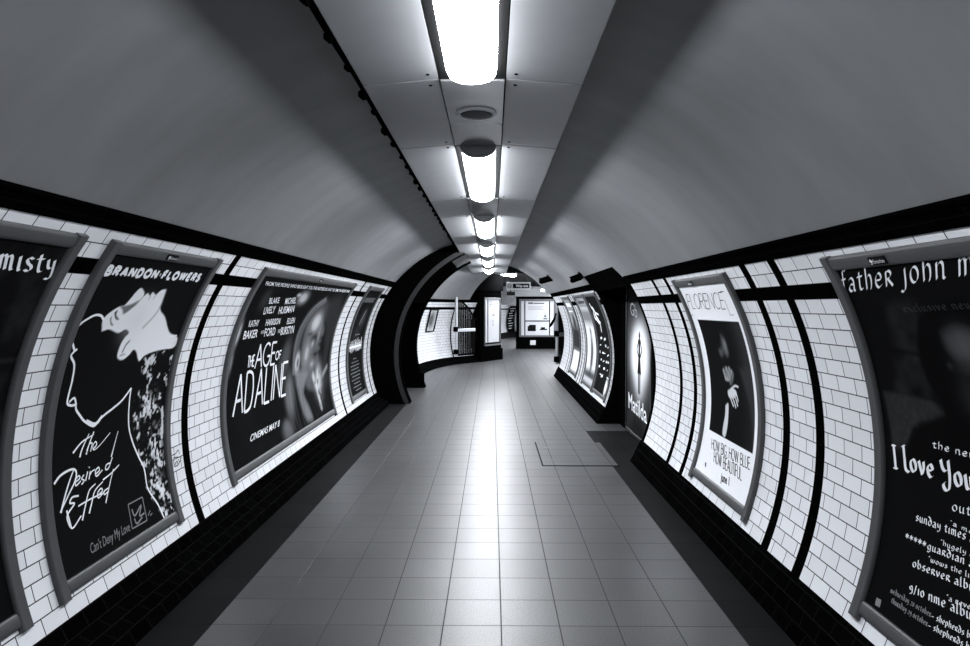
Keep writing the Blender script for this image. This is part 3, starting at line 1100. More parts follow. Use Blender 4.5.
# hair mass
c.poly(Q(G, [(345, 620), (338, 470), (350, 380), (385, 290), (430, 215), (480, 172), (525, 150), (532, 200), (500, 225), (440, 255), (405, 330), (380, 420), (375, 620)]), .05, .08)
for k in range(9):
    t = k / 8
    c.line(Q(G, [(338 + 22 * t, 560), (344 + 22 * t, 440 + 8 * t), (366 + 22 * t, 340 + 10 * t), (405 + 20 * t, 262 + 10 * t), (455 + 12 * t, 198 + 16 * t), (515 + 4 * t, 152 + 22 * t)]), .016, (.30, .12, .42, .2, .05, .3, .1, .22, .08)[k], .03, .8)
# face
fc = [(438, 262), (470, 232), (498, 236), (502, 290), (508, 318), (500, 352), (486, 366), (490, 384), (476, 398), (484, 420), (472, 440), (474, 470), (462, 512), (452, 540), (472, 590), (480, 640), (420, 640), (392, 560), (382, 500), (386, 420), (400, 345), (418, 295)]
c.poly(Q(G, fc), .12, .06)
c.blob(q(G, 465, 282), .20, .12, .52, .85)
c.blob(q(G, 412, 450), .14, .16, .42, .75)
c.blob(q(G, 430, 560), .14, .12, .18, .7)
c.blob(q(G, 455, 365), .15, .045, .008, 1)
c.blob(q(G, 432, 345), .09, .02, .03, .8)
c.blob(q(G, 445, 395), .06, .05, .45, .6)
c.blob(q(G, 478, 350), .05, .09, .4, .6)
c.blob(q(G, 460, 452), .10, .03, .015, .95)
c.blob(q(G, 455, 478), .07, .02, .06, .7)
c.blob(q(G, 440, 505), .10, .05, .40, .7)
c.blob(q(G, 470, 560), .07, .12, .50, .75)
c.blob(q(G, 395, 590), .12, .06, .04, .8)
c.I = np.where(c.I < .3, c.I * .7, c.I)
# ear with ring of light
c.blob(q(G, 362, 500), .085, .115, .5, .95, 2)
c.blob(q(G, 364, 500), .04, .06, .07, .9, 2)
# neck, hand and lit lace lower down
c.poly(Q(H, [(405, 0), (470, 10), (455, 80), (450, 130), (480, 200), (500, 260), (470, 270), (440, 200), (420, 120)]), .20, .08, .85)
c.blob(q(H, 530, 60), .14, .16, .55, .8)
c.line(Q(H, [(500, 30), (520, 90), (532, 140), (545, 195)]), .07, .55, .06, .85)
c.line(Q(H, [(545, 40), (560, 10), (575, -20)]), .05, .35, .05, .7)
c.mixin(np.clip((c.noise(.06, 33, 3) - .5) * 6, 0, .8) * np.exp(-((c.U - q(H, 535, 110)[0]) / .25) ** 2 - ((c.V - q(H, 535, 110)[1]) / .25) ** 2), .03)
for x in (365, 385, 400, 425, 440):
    c.line(Q(H, [(x, 100), (x + 10, 180), (x + 30, 280), (x + 45, 320)]), .02, .06, .05, .6)
sheet = c.sheet('poster_sheet', LS, root)


def ft(text, fn, bl, br, tl, bold=0.0, mat='ink_white', name='small_lettering'):
    font_text(name, text, LS, fn(*bl), fn(*br), fn(*tl), M[mat], sheet, bold=bold)


ft('FROM THE PEOPLE WHO BROUGHT YOU THE NOTEBOOK AND THE TIME TRAVELER\'S WIFE', G, (190, 82), (640, 122), (196, 60), .006, 'ink_white')
for t, a, b_, d in [('BLAKE', (208, 182), (262, 177), (215, 149)), ('MICHIEL', (294, 184), (352, 178), (301, 150)), ('LIVELY', (177, 239), (238, 229), (187, 199)), ('HUISMAN', (258, 237), (341, 225), (267, 197)),
                    ('KATHY', (98, 307), (152, 300), (106, 271)), ('HARRISON', (189, 300), (266, 290), (197, 264)), ('ELLEN', (304, 291), (344, 285), (311, 258)),
                    ('BAKER', (68, 373), (143, 361), (79, 326)), ('FORD', (182, 359), (240, 349), (189, 313)), ('BURSTYN', (270, 350), (340, 338), (277, 306))]:
    ft(t, G, a, b_, d, .012)
ft('WITH', G, (164, 346), (182, 343), (167, 326))
ft('AND', G, (256, 340), (270, 337), (259, 318))
letters('title_lettering', 'THE', CAPS, LS, G(92, 526), G(128, 516), G(98, 466), M['ink_white'], sheet, .016, .16)
letters('title_lettering', 'AGE', CAPS, LS, G(132, 530), G(240, 505), G(146, 402), M['ink_white'], sheet, .022, .12)
letters('title_lettering', 'OF', CAPS, LS, G(243, 484), G(272, 476), G(248, 440), M['ink_white'], sheet, .014, .14)
letters('title_lettering', 'ADALINE', CAPS, LS, H(68, 252), H(354, 131), H(86, 30), M['ink_white'], sheet, .026, .13)
ft('CINEMAS MAY 8', H, (160, 388), (318, 302), (166, 347), .012)
font_text('small_lettering', 'COMING SOON', LS, H(158, 300), H(270, 240), H(160, 270), M['ink_dim'], sheet) if False else None
badge('L', root, 6.6, FL1 - .034)

# =================================================================== POSTER: small dark bill before the black arch (left wall)
root, (u0, u1, v0, v1) = poster_frame('L', 9.24, 10.42, FL0, FL1, 'narrow-looking framed black bill with jagged white band, last on the left before the black arch', w=.07, group='framed posters on the left wall')
c = Canvas(u0, u1, v0, v1, 70, 110, .007)
c.blob(((u0 + u1) / 2 + .12, 1.3), .18, .14, .05, .8)
c.blob(((u0 + u1) / 2 - .1, 1.05), .2, .12, .03, .8)
c.line([(9.8, 1.22), (9.95, 1.42)], .03, .3, .04, .8)
sheet = c.sheet('poster_sheet', LS, root)
st = [([(u0 + .12 + .045 * i, .93 + .05 * (i % 2) + random.uniform(-.02, .02)), (u0 + .14 + .045 * i, .80 + random.uniform(-.02, .03))], .022) for i in range(19)] + [([(u0 + .1, .87), (u1 - .1, .87)], .03)]
v, f = ribbons(st, LS)
mesh_obj('jagged_band', v, f, M['ink_white'], sheet)
st = []
for k, wd in enumerate([.3, .22, .44, .6, .52, .66, .48, .6, .4, .55, .34]):
    s = (1.05 if k == 0 else .74 - .052 * k)
    x = (u0 + u1) / 2 - wd / 2
    while x < (u0 + u1) / 2 + wd / 2:
        l = random.uniform(.02, .07)
        st.append(([(x, s), (x + l, s)], .013))
        x += l + .014
v, f = ribbons(st, LS)
mesh_obj('text_lines', v, f, M['ink_grey'], sheet)
st = []
for i in range(14):
    x = u0 + .14 + i * .055
    st += [([(x, 1.56), (x, 1.64)], .012), ([(x, 1.60 + .04 * (i % 3 - 1)), (x + .035, 1.60 + .04 * ((i + 1) % 3 - 1))], .012)]
v, f = ribbons(st, LS)
mesh_obj('title_marks', v, f, M['ink_grey'], sheet)

# =================================================================== POSTER: dark portrait with uncial lettering (right wall, nearest)
root, (u0, u1, v0, v1) = poster_frame('R', 1.73, 2.93, FR0, FR1, 'framed black poster with pale uncial lettering, nearest on the right wall', group='framed posters on the right wall')
c = Canvas(u0, u1, v0, v1, 150, 200, .0055)
P = lambda pts: [RS.uv(*p) for p in pts]
I1 = zz(870, 290, .2475)
# weathered panelled background
bg = P([(884, 300), (920, 300), (925, 330), (930, 400), (945, 412), (912, 425), (908, 452), (893, 452)])
c.mixin(np.clip(.5 - c.sdf(bg) / .05, 0, 1) * np.clip(c.noise(.08, 4, 4) * 1.5 - .25, 0, 1), .022)
c.line(P([(872, 346), (920, 355)]), .012, .004, .02)
c.line(P([(880, 389), (935, 402)]), .012, .004, .02)
c.poly(P([(883, 391), (905, 394), (934, 402), (944, 414), (914, 424), (908, 440), (907, 450), (893, 448)]), .024, .02, .9, False)
c.mixin(np.clip(.5 - c.sdf(P([(883, 391), (934, 402), (944, 414), (907, 450), (893, 448)])) / .02, 0, 1) * np.clip(c.noise(.02, 14, 3) - .45, 0, .5), .05)
# head: hair mass, lit forehead, features
c.poly(P([(918, 318), (935, 305), (970, 300), (985, 330), (985, 470), (905, 470), (915, 428), (945, 415), (925, 375), (917, 345)]), .004, .02)
c.poly(P([(943, 334), (955, 328), (972, 333), (980, 350), (978, 364), (962, 361), (953, 355), (946, 345)]), .045, .05, .95)
c.blob(RS.uv(965, 347), .06, .06, .09, .6)
c.blob(RS.uv(968, 368), .05, .03, .03, .8)
c.blob(RS.uv(950, 366), .012, .012, .03, .8)
c.blob(RS.uv(970, 395), .05, .07, .02, .8)
sheet = c.sheet('poster_sheet', RS, root)
NB = (.0058, .0042)
NS = (-.0026, .0022)


def unc(text, bl, br, tl, w=NS, mat='ink_white', gap=.14, name='small_lettering'):
    return letters(name, text, UNC, RS, bl, br, tl, M[mat], sheet, .008, gap, w)


def unc_ext(text, full, bl, br, tl, w=NS, mat='ink_white', gap=.14, name='small_lettering'):
    """bl-br fits `text`; the line goes on to `full` beyond the photo's edge"""
    o, e = RS.uv(*bl), RS.uv(*br)
    t = RS.uv(*tl)
    hs = 1.0 if name == 'title_lettering' else (.66 if text[0] in '"-' else .84)
    t = (o[0] + (t[0] - o[0]) * hs, o[1] + (t[1] - o[1]) * hs)
    n0 = sum(UNC[k][0] + gap for k in text) - gap
    n1 = sum(UNC[k][0] + gap for k in full) - gap
    k = n1 / n0
    lim = u0 + .03
    e2 = (o[0] + (e[0] - o[0]) * k, o[1] + (e[1] - o[1]) * k)
    if e2[0] < lim:                                # keep inside the sheet
        kk = (o[0] - lim) / (o[0] - e2[0])
        e2 = (o[0] + (e2[0] - o[0]) * kk, o[1] + (e2[1] - o[1]) * kk)
    letters(name, full, UNC, RS, o, e2, t, M[mat], sheet, .008, gap, w, raw=True)


T8 = zz(780, 200, .3405)
unc_ext('father john m', 'father john misty', (843, 292.5), (976, 273.5), (840, 271), (-.0072, .0044), name='title_lettering')
J = zz(870, 430, .3344)
unc_ext('the new', 'the new album', J(188, 52), J(322, 88), J(188, 26))
unc_ext('I Love You', 'I Love You honeybear', J(72, 106), J(320, 186), J(66, 45), (-.0075, .0052), name='title_lettering')
unc_ext('out', 'out now', J(246, 240), J(302, 256), J(248, 205))
unc_ext('"a mo', '"a monument"', J(240, 282), J(310, 312), J(242, 262), (-.0018, .0015))
unc_ext('sunday times a', 'sunday times album', J(138, 270), J(312, 338), J(140, 240))
unc_ext('"hugely e', '"hugely enjoyable"', J(212, 342), J(310, 382), J(214, 318), (-.0018, .0015))
letters('star_row', '*****', UNC, RS, J(106, 322), J(168, 350), J(110, 298), M['ink_white'], sheet, .0045, .1)
unc_ext('guardian a', 'guardian album', J(172, 356), J(310, 412), J(175, 328))
unc_ext('"wows the lis', '"wows the listener"', J(176, 392), J(310, 446), J(178, 368), (-.0018, .0015))
unc_ext('observer albu', 'observer album', J(128, 408), J(312, 484), J(130, 378))
unc_ext('"a revel', '"a revelation"', J(230, 508), J(310, 540), J(232, 482), (-.0018, .0015))
unc_ext('9/10 nme album', '9/10 nme album', J(118, 482), J(330, 580), J(120, 446))
unc_ext('wednesday 28 october', 'wednesday 28 october', J(62, 486), J(182, 560), J(66, 466), (-.0018, .0014), 'ink_grey')
unc_ext('- shepherds bush', '- shepherds bush', J(184, 562), J(330, 640), J(188, 532), (-.0018, .0015))
unc_ext('thursday 29 october', 'thursday 29 october', J(64, 516), J(172, 588), J(68, 496), (-.0018, .0014), 'ink_grey')
unc_ext('- shepherds bush', '- shepherds bush', J(174, 590), J(330, 676), J(178, 560), (-.0018, .0015))
unc_ext('exclusive new', 'exclusive new', (905, 312), (975, 308), (899, 303), (-.0022, .0018), 'ink_dim')
px_strokes('logo', [([J(20, 505), J(34, 513)], .012), ([J(18, 512), J(33, 520)], .010), ([J(17, 519), J(31, 527)], .012)], RS, M['ink_grey'], sheet)
badge('R', root, 2.515, FR1 - .04, .105)

# =================================================================== POSTER: white sheet with dark photograph (right wall)
root, (u0, u1, v0, v1) = poster_frame('R', 4.145, 5.335, FR0, FR1, 'framed white poster with a dark photograph of a woman raising one hand, right wall', group='framed posters on the right wall')
c = Canvas(u0, u1, v0, v1, 170, 260, .84)
K1 = zz(680, 280, .15474)
K2 = zz(700, 360, .2319)
pu0, pv1 = RS.uv(738.5, 321.5)
pu1, _ = RS.uv(697.5, 320)
_, pv0 = RS.uv(712.8, 432)
_, pvb = RS.uv(755.7, 455)
pv0 = (pv0 + pvb) / 2
inside = ((c.U > pu0) & (c.U < pu1) & (c.V > pv0) & (c.V < pv1)).astype(float)
keep = c.I.copy()
c.I[:] = .007
c.mixin(np.exp(-((c.U - pu0) / .16) ** 2) * np.clip((c.V - pv0) / .6, .35, 1), .030)
c.poly([RS.uv(*K2(*p)) for p in [(170, 40), (190, 110), (215, 200), (225, 300), (228, 420), (250, 420), (245, 200), (225, 40)]], .034, .05, .9)
c.poly([RS.uv(*K1(*p)) for p in [(262, 355), (272, 375), (290, 400), (300, 440), (312, 470), (300, 488), (286, 470), (268, 480), (256, 462), (270, 440)]], .10, .05, .8)
c.blob(RS.uv(*K1(292, 425)), .03, .05, .22, .7)
c.blob(RS.uv(*K1(264, 470)), .03, .03, .10, .7)
# pale collar under the chin
for a_, b_ in [((282, 585), (296, 640)), ((300, 570), (306, 642)), ((318, 572), (312, 642)), ((332, 590), (322, 640))]:
    c.line([RS.uv(*K1(*a_)), RS.uv(*K1(*b_))], .022, .5, .02, .9, False)
c.poly([RS.uv(*K2(*p)) for p in [(98, 45), (106, 34), (128, 40), (144, 60), (138, 100), (130, 104), (124, 82), (110, 74)]], .22, .03, .7)
for ln in ([(106, 42), (116, 60), (124, 82)], [(124, 42), (130, 62), (134, 98)], [(138, 58), (136, 80), (134, 100)]):
    c.line([RS.uv(*K2(*p)) for p in ln], .008, .03, .008, .9)
# hand: palm, thumb and separate fingers
c.poly([RS.uv(*K2(*p)) for p in [(120, 132), (136, 122), (152, 130), (158, 146), (150, 162), (132, 166), (122, 152)]], .62, .012)
for ln, w_ in (([(150, 136), (158, 152), (164, 176)], .016), ([(144, 146), (154, 166), (162, 196)], .017), ([(136, 152), (146, 176), (154, 204)], .016), ([(128, 156), (136, 176), (144, 198)], .015), ([(134, 126), (150, 112), (164, 116)], .014)):
    c.line([RS.uv(*K2(*p)) for p in ln], w_, .66, .008)
for ln in ([(150, 150), (157, 172)], [(141, 154), (150, 180)], [(132, 158), (140, 180)]):
    c.line([RS.uv(*K2(*p)) for p in ln], .005, .04, .006, .9, False)
c.poly([RS.uv(*K2(*p)) for p in [(110, 196), (122, 188), (122, 240), (116, 300), (107, 332), (97, 318), (101, 280), (108, 240)]], .6, .012)
pic = c.I.copy()
c.I = keep * (1 - inside) + pic * inside
sheet = c.sheet('poster_sheet', RS, root)
letters('title_lettering', 'FLORENCE', CAPS, RS, K1(62, 185), K1(298, 187), K1(38, 94), M['ink_mid'], sheet, .0065, .10)
px_strokes('flourish', [([K1(262, 74), K1(284, 74)], .006), ([K1(290, 130), K1(326, 226), K1(348, 226)], .006), ([K1(58, 185), K1(74, 232), K1(86, 222)], .006)], RS, M['ink_mid'], sheet, smooth=False)
st = [(q2, .004) for q2 in glyph_strokes('FLORENCE', CAPS, RS.uv(*K1(68, 182)), np.array(RS.uv(*K1(302, 184))) - np.array(RS.uv(*K1(68, 182))), np.array(RS.uv(*K1(44, 98))) - np.array(RS.uv(*K1(68, 182))), .10)]
letters('title_lettering', 'HOW BIG, HOW BLUE', CAPS, RS, K2(50, 382), K2(216, 474), K2(52, 338), M['ink_mid'], sheet, .0075, .12)
letters('title_lettering', 'HOW BEAUTIFUL', CAPS, RS, K2(60, 440), K2(180, 520), K2(62, 392), M['ink_mid'], sheet, .0075, .12)
font_text('small_lettering', 'june 1', RS, K2(90, 520), K2(126, 542), K2(92, 492), M['ink_black'], sheet, bold=.02)
px_strokes('logo', [([K2(24, 442), K2(25, 462)], .014), ([K2(28, 446), K2(22, 456)], .010)], RS, M['ink_black'], sheet, smooth=False)
badge('R', root, 4.87, FR1 - .042, .09)

# =================================================================== flat poster on the recess wall (right)
XN = 1.79
PN = plane((XN - .02, 8.70, .03), (0, -1, 0), (0, 0, 1), (-1, 0, 0))
root = thing('framed_poster', 'framed dark poster with a standing figure in a white glow, in the right recess', 'poster', (XN, 8.0, .02), 'framed posters on the right wall')
w_, ht, fw = 1.40, 2.02, .05
for nm, a in (('side_rail', (8.65, 8.70, .02, .02 + ht)), ('side_rail', (7.30, 7.35, .02, .02 + ht)), ('top_rail', (7.35, 8.65, ht - .03, .02 + ht)), ('bottom_rail', (7.35, 8.65, .02, .07))):
    MB().box(XN - .032, XN - .001, a[0], a[1], a[2], a[3], .006).build(nm, M['frame_dark'], root)
c = Canvas(.05, 1.35, .04, 1.98, 110, 150, .012)
c.mixin(np.clip((c.noise(.3, 41, 3) - .4) * 2, 0, 1), .028)
gc = PN.uv(639.3, 356)
g1, g2 = PN.uv(639, 325)[1] - gc[1], abs(PN.uv(630.5, 356)[0] - PN.uv(648, 356)[0]) / 2
c.blob(gc, g2 * 1.15, g1 * 1.12, .30, .9, 1.2)
c.blob(gc, g2 * .95, g1 * .98, .88, 1.0, 2.2)
c.blob((gc[0], gc[1] - g1 * .9), g2 * .45, g1 * .5, .7, .8)
# generic standing silhouette, hands on hips
fx, fy, s_ = gc[0], gc[1] - .02, .45
c.blob((fx, fy + .36 * s_ * 1.6), .045, .055, .01, 1, 3)
c.poly([(fx - .05, fy + .22), (fx + .05, fy + .22), (fx + .045, fy + .02), (fx + .10, fy - .20), (fx - .10, fy - .20), (fx - .045, fy + .02)], .01, .008, 1, False)
c.line([(fx - .05, fy + .20), (fx - .13, fy + .09), (fx - .05, fy + .01)], .035, .01, .008, 1, False)
c.line([(fx + .05, fy + .20), (fx + .13, fy + .09), (fx + .05, fy + .01)], .035, .01, .008, 1, False)
c.line([(fx - .035, fy - .18), (fx - .035, fy - .42)], .05, .012, .008, 1, False)
c.line([(fx + .035, fy - .18), (fx + .035, fy - .42)], .05, .012, .008, 1, False)
sheet = c.sheet('poster_sheet', PN, root)
font_text('title_lettering', 'Matilda', PN, (628.8, 407.5), (647, 424), (628.5, 391), M['ink_white'], sheet, .002, .01)
font_text('small_lettering', 'Gb', PN, (630.6, 314), (637.4, 318.5), (630.4, 301), M['ink_grey'], sheet, .002)
st = [([(.25 + .06 * i, .33 - .03 * (i % 2)), (.29 + .06 * i, .33 - .03 * (i % 2))], .012) for i in range(12)]
v, f = ribbons(st, PN, .002)
mesh_obj('text_lines', v, f, M['ink_dim'], sheet)

# =================================================================== three bills on the far right wall
gr = 'framed posters on the far right wall'
root, (u0, u1, v0, v1) = poster_frame('R', 9.40, 10.58, FR0, FR1, 'framed black poster with white script, nearest on the far right wall past the recess', w=.06, group=gr)
c = Canvas(u0, u1, v0, v1, 60, 100, .008)
c.blob((9.62, .25), .09, .12, .85, 1, 3)
sheet = c.sheet('poster_sheet', RS, root)
K3 = zz(560, 270, .2479)
px_strokes('script_lettering', [([K3(118, 134), K3(126, 150), K3(134, 160), K3(140, 190), K3(148, 200)], .05), ([K3(130, 150), K3(142, 170), K3(150, 200), K3(160, 215)], .05), ([K3(142, 180), K3(160, 210), K3(168, 250)], .05), ([K3(140, 170), K3(156, 180)], .03), ([K3(150, 205), K3(164, 212)], .03)], RS, M['ink_white'], sheet)
st = []
for k in range(6):
    s = .95 - k * .115
    for j in range(4):
        x = 10.45 - j * .22 - .1 * (k % 2)
        x += random.uniform(-.06, .06)
        if random.random() < .8:
            st.append(([(x, s + random.uniform(-.02, .02)), (x - random.uniform(.05, .16), s + .01)], random.uniform(.015, .04)))
v, f = ribbons(st, RS)
mesh_obj('text_lines', v, f, M['ink_white'], sheet)
root, (u0, u1, v0, v1) = poster_frame('R', 10.66, 11.86, FR0, FR1, 'framed pale poster with a dark standing shape, second on the far right wall', w=.06, group=gr)
c = Canvas(u0, u1, v0, v1, 60, 100, .7)
c.poly([(u0, 1.45), (u1, 1.45), (u1, 1.63), (u0, 1.63)], .28, .02, 1, False)
c.poly([(u0, 1.15), (u1, 1.15), (u1, 1.42), (u0, 1.42)], .14, .15, .9, False)
c.poly([(u0, v0), (u1, v0), (u1, .35), (u0, .35)], .05, .1, .95, False)
c.blob(((u0 + u1) / 2, .62), .14, .38, .02, .95, 2)
c.blob(((u0 + u1) / 2, 1.02), .08, .07, .05, .9, 2)
c.poly([(u0, .14), (u1, .14), (u1, .22), (u0, .22)], .5, .03, .9, False)
sheet = c.sheet('poster_sheet', RS, root)
st = [([(u1 - .12 - .1 * i, 1.54 + .01 * (i % 2)), (u1 - .19 - .1 * i, 1.54)], .05) for i in range(8)]
v, f = ribbons(st, RS)
mesh_obj('title_marks', v, f, M['ink_black'], sheet)
root, (u0, u1, v0, v1) = poster_frame('R', 12.68, 13.86, FR0, FR1, 'framed poster with grey top and low white block, third on the far right wall', w=.06, group=gr)
c = Canvas(u0, u1, v0, v1, 60, 100, .30)
c.poly([(u0, .55), (u1, .55), (u1, 1.05), (u0, 1.05)], .03, .2, 1, False)
c.poly([(u0 + .1, v0 + .04), (u1 - .1, v0 + .04), (u1 - .1, .55), (u0 + .1, .55)], .82, .03, 1, False)
c.blob(((u0 + u1) / 2, 1.15), .22, .16, .02, .9, 2)
sheet = c.sheet('poster_sheet', RS, root)
st = [([(u1 - .15, 1.5), (u0 + .15, 1.5)], .08), ([(u1 - .15, 1.36), (u0 + .3, 1.36)], .03)]
v, f = ribbons(st, RS)
mesh_obj('title_marks', v, f, M['ink_white'], sheet)

# =================================================================== right recess between the walls
ztop = 2.075
v = [(XN, R_END - .02, 0), (XN, R_FAR0 + .02, 0), (XN, R_FAR0 + .02, ztop + .1), (XN, R_END - .02, ztop + .1)]
struct(mesh_obj('wall_recess', v, [(0, 1, 2, 3)], M['btile'], None, False, [(y + 30, z) for x, y, z in v]))


def end_face(name, side, y, thick, xout, mat, skirt=True):
    """slab that closes the end of a curved wall, from its face back to xout"""
    S = SIDE[side]
    n = 24
    smax = S['rows'] * ROW + .10
    inner = [(S['base'], 0.0)] + [(W(side, y, smax * i / n, .0)[0], W(side, y, smax * i / n, .0)[2]) for i in range(n + 1)]
    outer = [(xout, z) for x, z in inner]
    k = len(inner)
    v, uv = [], []
    for yy in (y, y + thick):
        for x, z in inner + outer:
            v.append((x, yy, z))
            uv.append((x + 30, z))
    f = []
    for o in (0, 2 * k):
        for i in range(k - 1):
            f.append((o + i, o + i + 1, o + k + i + 1, o + k + i))
    for i in range(k - 1):
        f.append((i, i + 1, 2 * k + i + 1, 2 * k + i))
    return struct(mesh_obj(name, v, f, mat, None, False, uv))


end_face('wall_recess_near', 'R', R_END - .03, .03, XN + .02, M['btile'])
end_face('wall_recess_far', 'R', R_FAR0 - .02, .03, XN + .02, M['btile'])
# black tiled lintel band on the vault above the recess, raked at its near end
S = SIDE['R']
v, f = [], []
n = 6
s0, s1 = 22 * ROW - .02, 22 * ROW + .235
for i in range(n + 1):
    s = s0 + (s1 - s0) * i / n
    yn = R_END - .02 + .26 * i / n
    for off in (.022, -.02):
        v.append(W('R', yn, s, off))
        v.append(W('R', R_FAR0 + .05, s, off))
for i in range(n):
    a = 4 * i
    f += [(a, a + 1, a + 5, a + 4), (a + 2, a + 6, a + 7, a + 3), (a, a + 4, a + 6, a + 2), (a + 1, a + 3, a + 7, a + 5)]
f += [(0, 2, 3, 1), (4 * n, 4 * n + 1, 4 * n + 3, 4 * n + 2)]
struct(mesh_obj('trim_5', v, f, M['btile'], None, False, [(p[1] + 30, p[2]) for p in v]))
MB().box(1.38, XN + .03, R_END - .02, R_FAR0 + .02, 2.0, 2.02).build('ceiling_recess', M['black_paint'])['kind'] = 'structure'

# =================================================================== black arch and cross passage on the left
CXR, ZCR = .31, .82


def arch_plate(name, y0, y1, cx, mats, rimw=.085, top=R_(66)):
    n = 44
    t0 = -math.asin(ZCR / RAD)
    inner, mid, outer = [], [], []
    for i in range(n + 1):
        t = t0 + (top - t0) * i / n
        p = (cx - RAD * math.cos(t), ZCR + RAD * math.sin(t))
        d = (-math.cos(t), math.sin(t))
        inner.append((p[0], max(0, p[1])))
        mid.append((p[0] + d[0] * rimw, max(0, p[1] + d[1] * rimw)))
        tt = -math.asin(.84 / 2.06) + (R_(70) + math.asin(.84 / 2.06)) * i / n
        outer.append((-.172 - 2.06 * math.cos(tt), max(0, .84 + 2.06 * math.sin(tt))))
    v, uv, f, mi = [], [], [], []
    for y in (y0, y1):
        for L in (inner, mid, outer):
            for x, z in L:
                v.append((x, y, z))
                uv.append((x + 30 + y, z))
    k = n + 1
    for o, flip in ((0, 0), (3 * k, 1)):
        for i in range(n):
            f.append((o + i, o + i + 1, o + k + i + 1, o + k + i)); mi.append(1 if o == 0 else 0)
            f.append((o + k + i, o + k + i + 1, o + 2 * k + i + 1, o + 2 * k + i)); mi.append(0)
    for i in range(n):
        f.append((i, i + 1, 3 * k + i + 1, 3 * k + i)); mi.append(0)
        f.append((2 * k + i, 2 * k + i + 1, 5 * k + i + 1, 5 * k + i)); mi.append(0)
    return struct(mesh_obj(name, v, f, mats, None, False, uv, mi))


arch_plate('trim_6', PORT0, PORT1, CXR, [M['black_paint'], M['rim']], .075)
arch_plate('trim_7', JAMB0, JAMB1, CXR + .03, [M['black_paint'], M['black_paint']], .05)
# ledge of the far jamb
MB().box(-2.0, -1.37, JAMB0 - .02, JAMB0, 0, .30, .004).build('baseboard_left_jamb', M['black_paint'])['kind'] = 'structure'
# soffit between arch and jamb; paler top imitates lamplight by colour
n = 24
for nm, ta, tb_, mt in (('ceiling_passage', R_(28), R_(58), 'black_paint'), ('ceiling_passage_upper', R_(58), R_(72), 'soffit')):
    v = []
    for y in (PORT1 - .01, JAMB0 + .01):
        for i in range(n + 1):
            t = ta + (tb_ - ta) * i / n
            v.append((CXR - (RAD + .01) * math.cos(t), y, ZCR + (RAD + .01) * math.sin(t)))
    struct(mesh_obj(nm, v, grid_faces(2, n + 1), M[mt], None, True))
# dark cross passage
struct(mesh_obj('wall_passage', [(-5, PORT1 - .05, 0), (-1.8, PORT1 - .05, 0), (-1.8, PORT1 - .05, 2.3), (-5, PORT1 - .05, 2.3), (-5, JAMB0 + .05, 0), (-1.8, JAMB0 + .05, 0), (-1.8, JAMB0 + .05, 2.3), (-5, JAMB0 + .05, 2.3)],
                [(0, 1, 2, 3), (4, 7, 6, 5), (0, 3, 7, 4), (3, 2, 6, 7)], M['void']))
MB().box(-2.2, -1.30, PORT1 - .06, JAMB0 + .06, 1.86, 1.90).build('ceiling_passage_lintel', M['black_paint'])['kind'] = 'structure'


# =================================================================== far left: tiled wall that swings round to the right
def smooth_path(pts, n=6):
    return [np.array(p) for p in cm(pts, n)]


FPATH = smooth_path([(-1.72, JAMB1 - .1), (-1.72, 15.0), (-1.66, 16.3), (-1.49, 17.5), (-1.16, 18.55), (-.72, 19.25), (-.36, 19.66)], 8)


def path_frames(path):
    out = []
    acc = 0
    for i, p in enumerate(path):
        a, b_ = path[max(i - 1, 0)], path[min(i + 1, len(path) - 1)]
        t = (b_ - a) / np.linalg.norm(b_ - a)
        if i:
            acc += np.linalg.norm(p - path[i - 1])
        out.append((p, t, np.array([t[1], -t[0]]), acc))     # point, tangent, inward normal, length
    return out


FR = path_frames(FPATH)
INW = 1.548


def fwall(dist_i, th, off=0.0):
    p, t, nn, acc = FR[dist_i]
    d = INW - (RAD - off) * math.cos(th)
    q = p + nn * d
    return (q[0], q[1], .84 + (RAD - off) * math.sin(th))


def sweep_far(name, ths, mats, matfn, offs=None, uvfn=None, smooth=True, i0=0, i1=None):
    i1 = len(FR) if i1 is None else i1
    v, uv, f, mi = [], [], [], []
    for i in range(i0, i1):
        for j, th in enumerate(ths):
            v.append(fwall(i, th, offs[j] if offs else 0))
            uv.append((FR[i][3] + 30, (th - SIDE['L']['tb']) * RAD + 3 * ROW * 2))
    k = len(ths)
    for i in range(i1 - i0 - 1):
        for j in range(k - 1):
            f.append((i * k + j, (i + 1) * k + j, (i + 1) * k + j + 1, i * k + j + 1))
            mi.append(matfn(i + i0, j))
    return struct(mesh_obj(name, v, f, mats, None, smooth, uv, mi))


nr = 21
tb = SIDE['L']['tb']
ths = [tb + i * ROW / 2 / RAD for i in range(nr * 2 + 1)]
sweep_far('wall_left_far', ths, [M['tile'], M['btile']], lambda i, j: 1 if j // 2 == nr - 3 else 0)
tt = tb + nr * ROW / RAD
sweep_far('trim_8', [tt, tt + .001, tt + .05, tt + .051], [M['btile']], lambda i, j: 0, [-.02, .012, .014, -.02])
sweep_far('ceiling_left_far', [tt + .04 + (R_(84) - tt) * i / 24 for i in range(25)], [M['plaster']], lambda i, j: 0, i1=len(FR) - 6)
# its skirting
v, f, uv = [], [], []
prof = [(0, 0), (-.03, .052), (-.16, .165), (-.20, .198), (-.25, .20)]
for i in range(len(FR)):
    p, t, nn, acc = FR[i]
    for d, z in prof:
        q = p + nn * d
        v.append((q[0], q[1], z))
        uv.append((acc + 30, z * 1.5))
struct(mesh_obj('baseboard_left_far', v, grid_faces(len(FR), len(prof)), M['bskirt'], None, False, uv))


def far_index(px):
    """index of the swept wall nearest to a photo column (at the skirting)"""
    best, bi = 1e9, 0
    for i in range(len(FR)):
        p = FR[i][0]
        x = VPX + F_PX * p[0] / p[1]
        if abs(x - px) < best:
            best, bi = abs(x - px), i
    return bi


# small framed picture on that wall


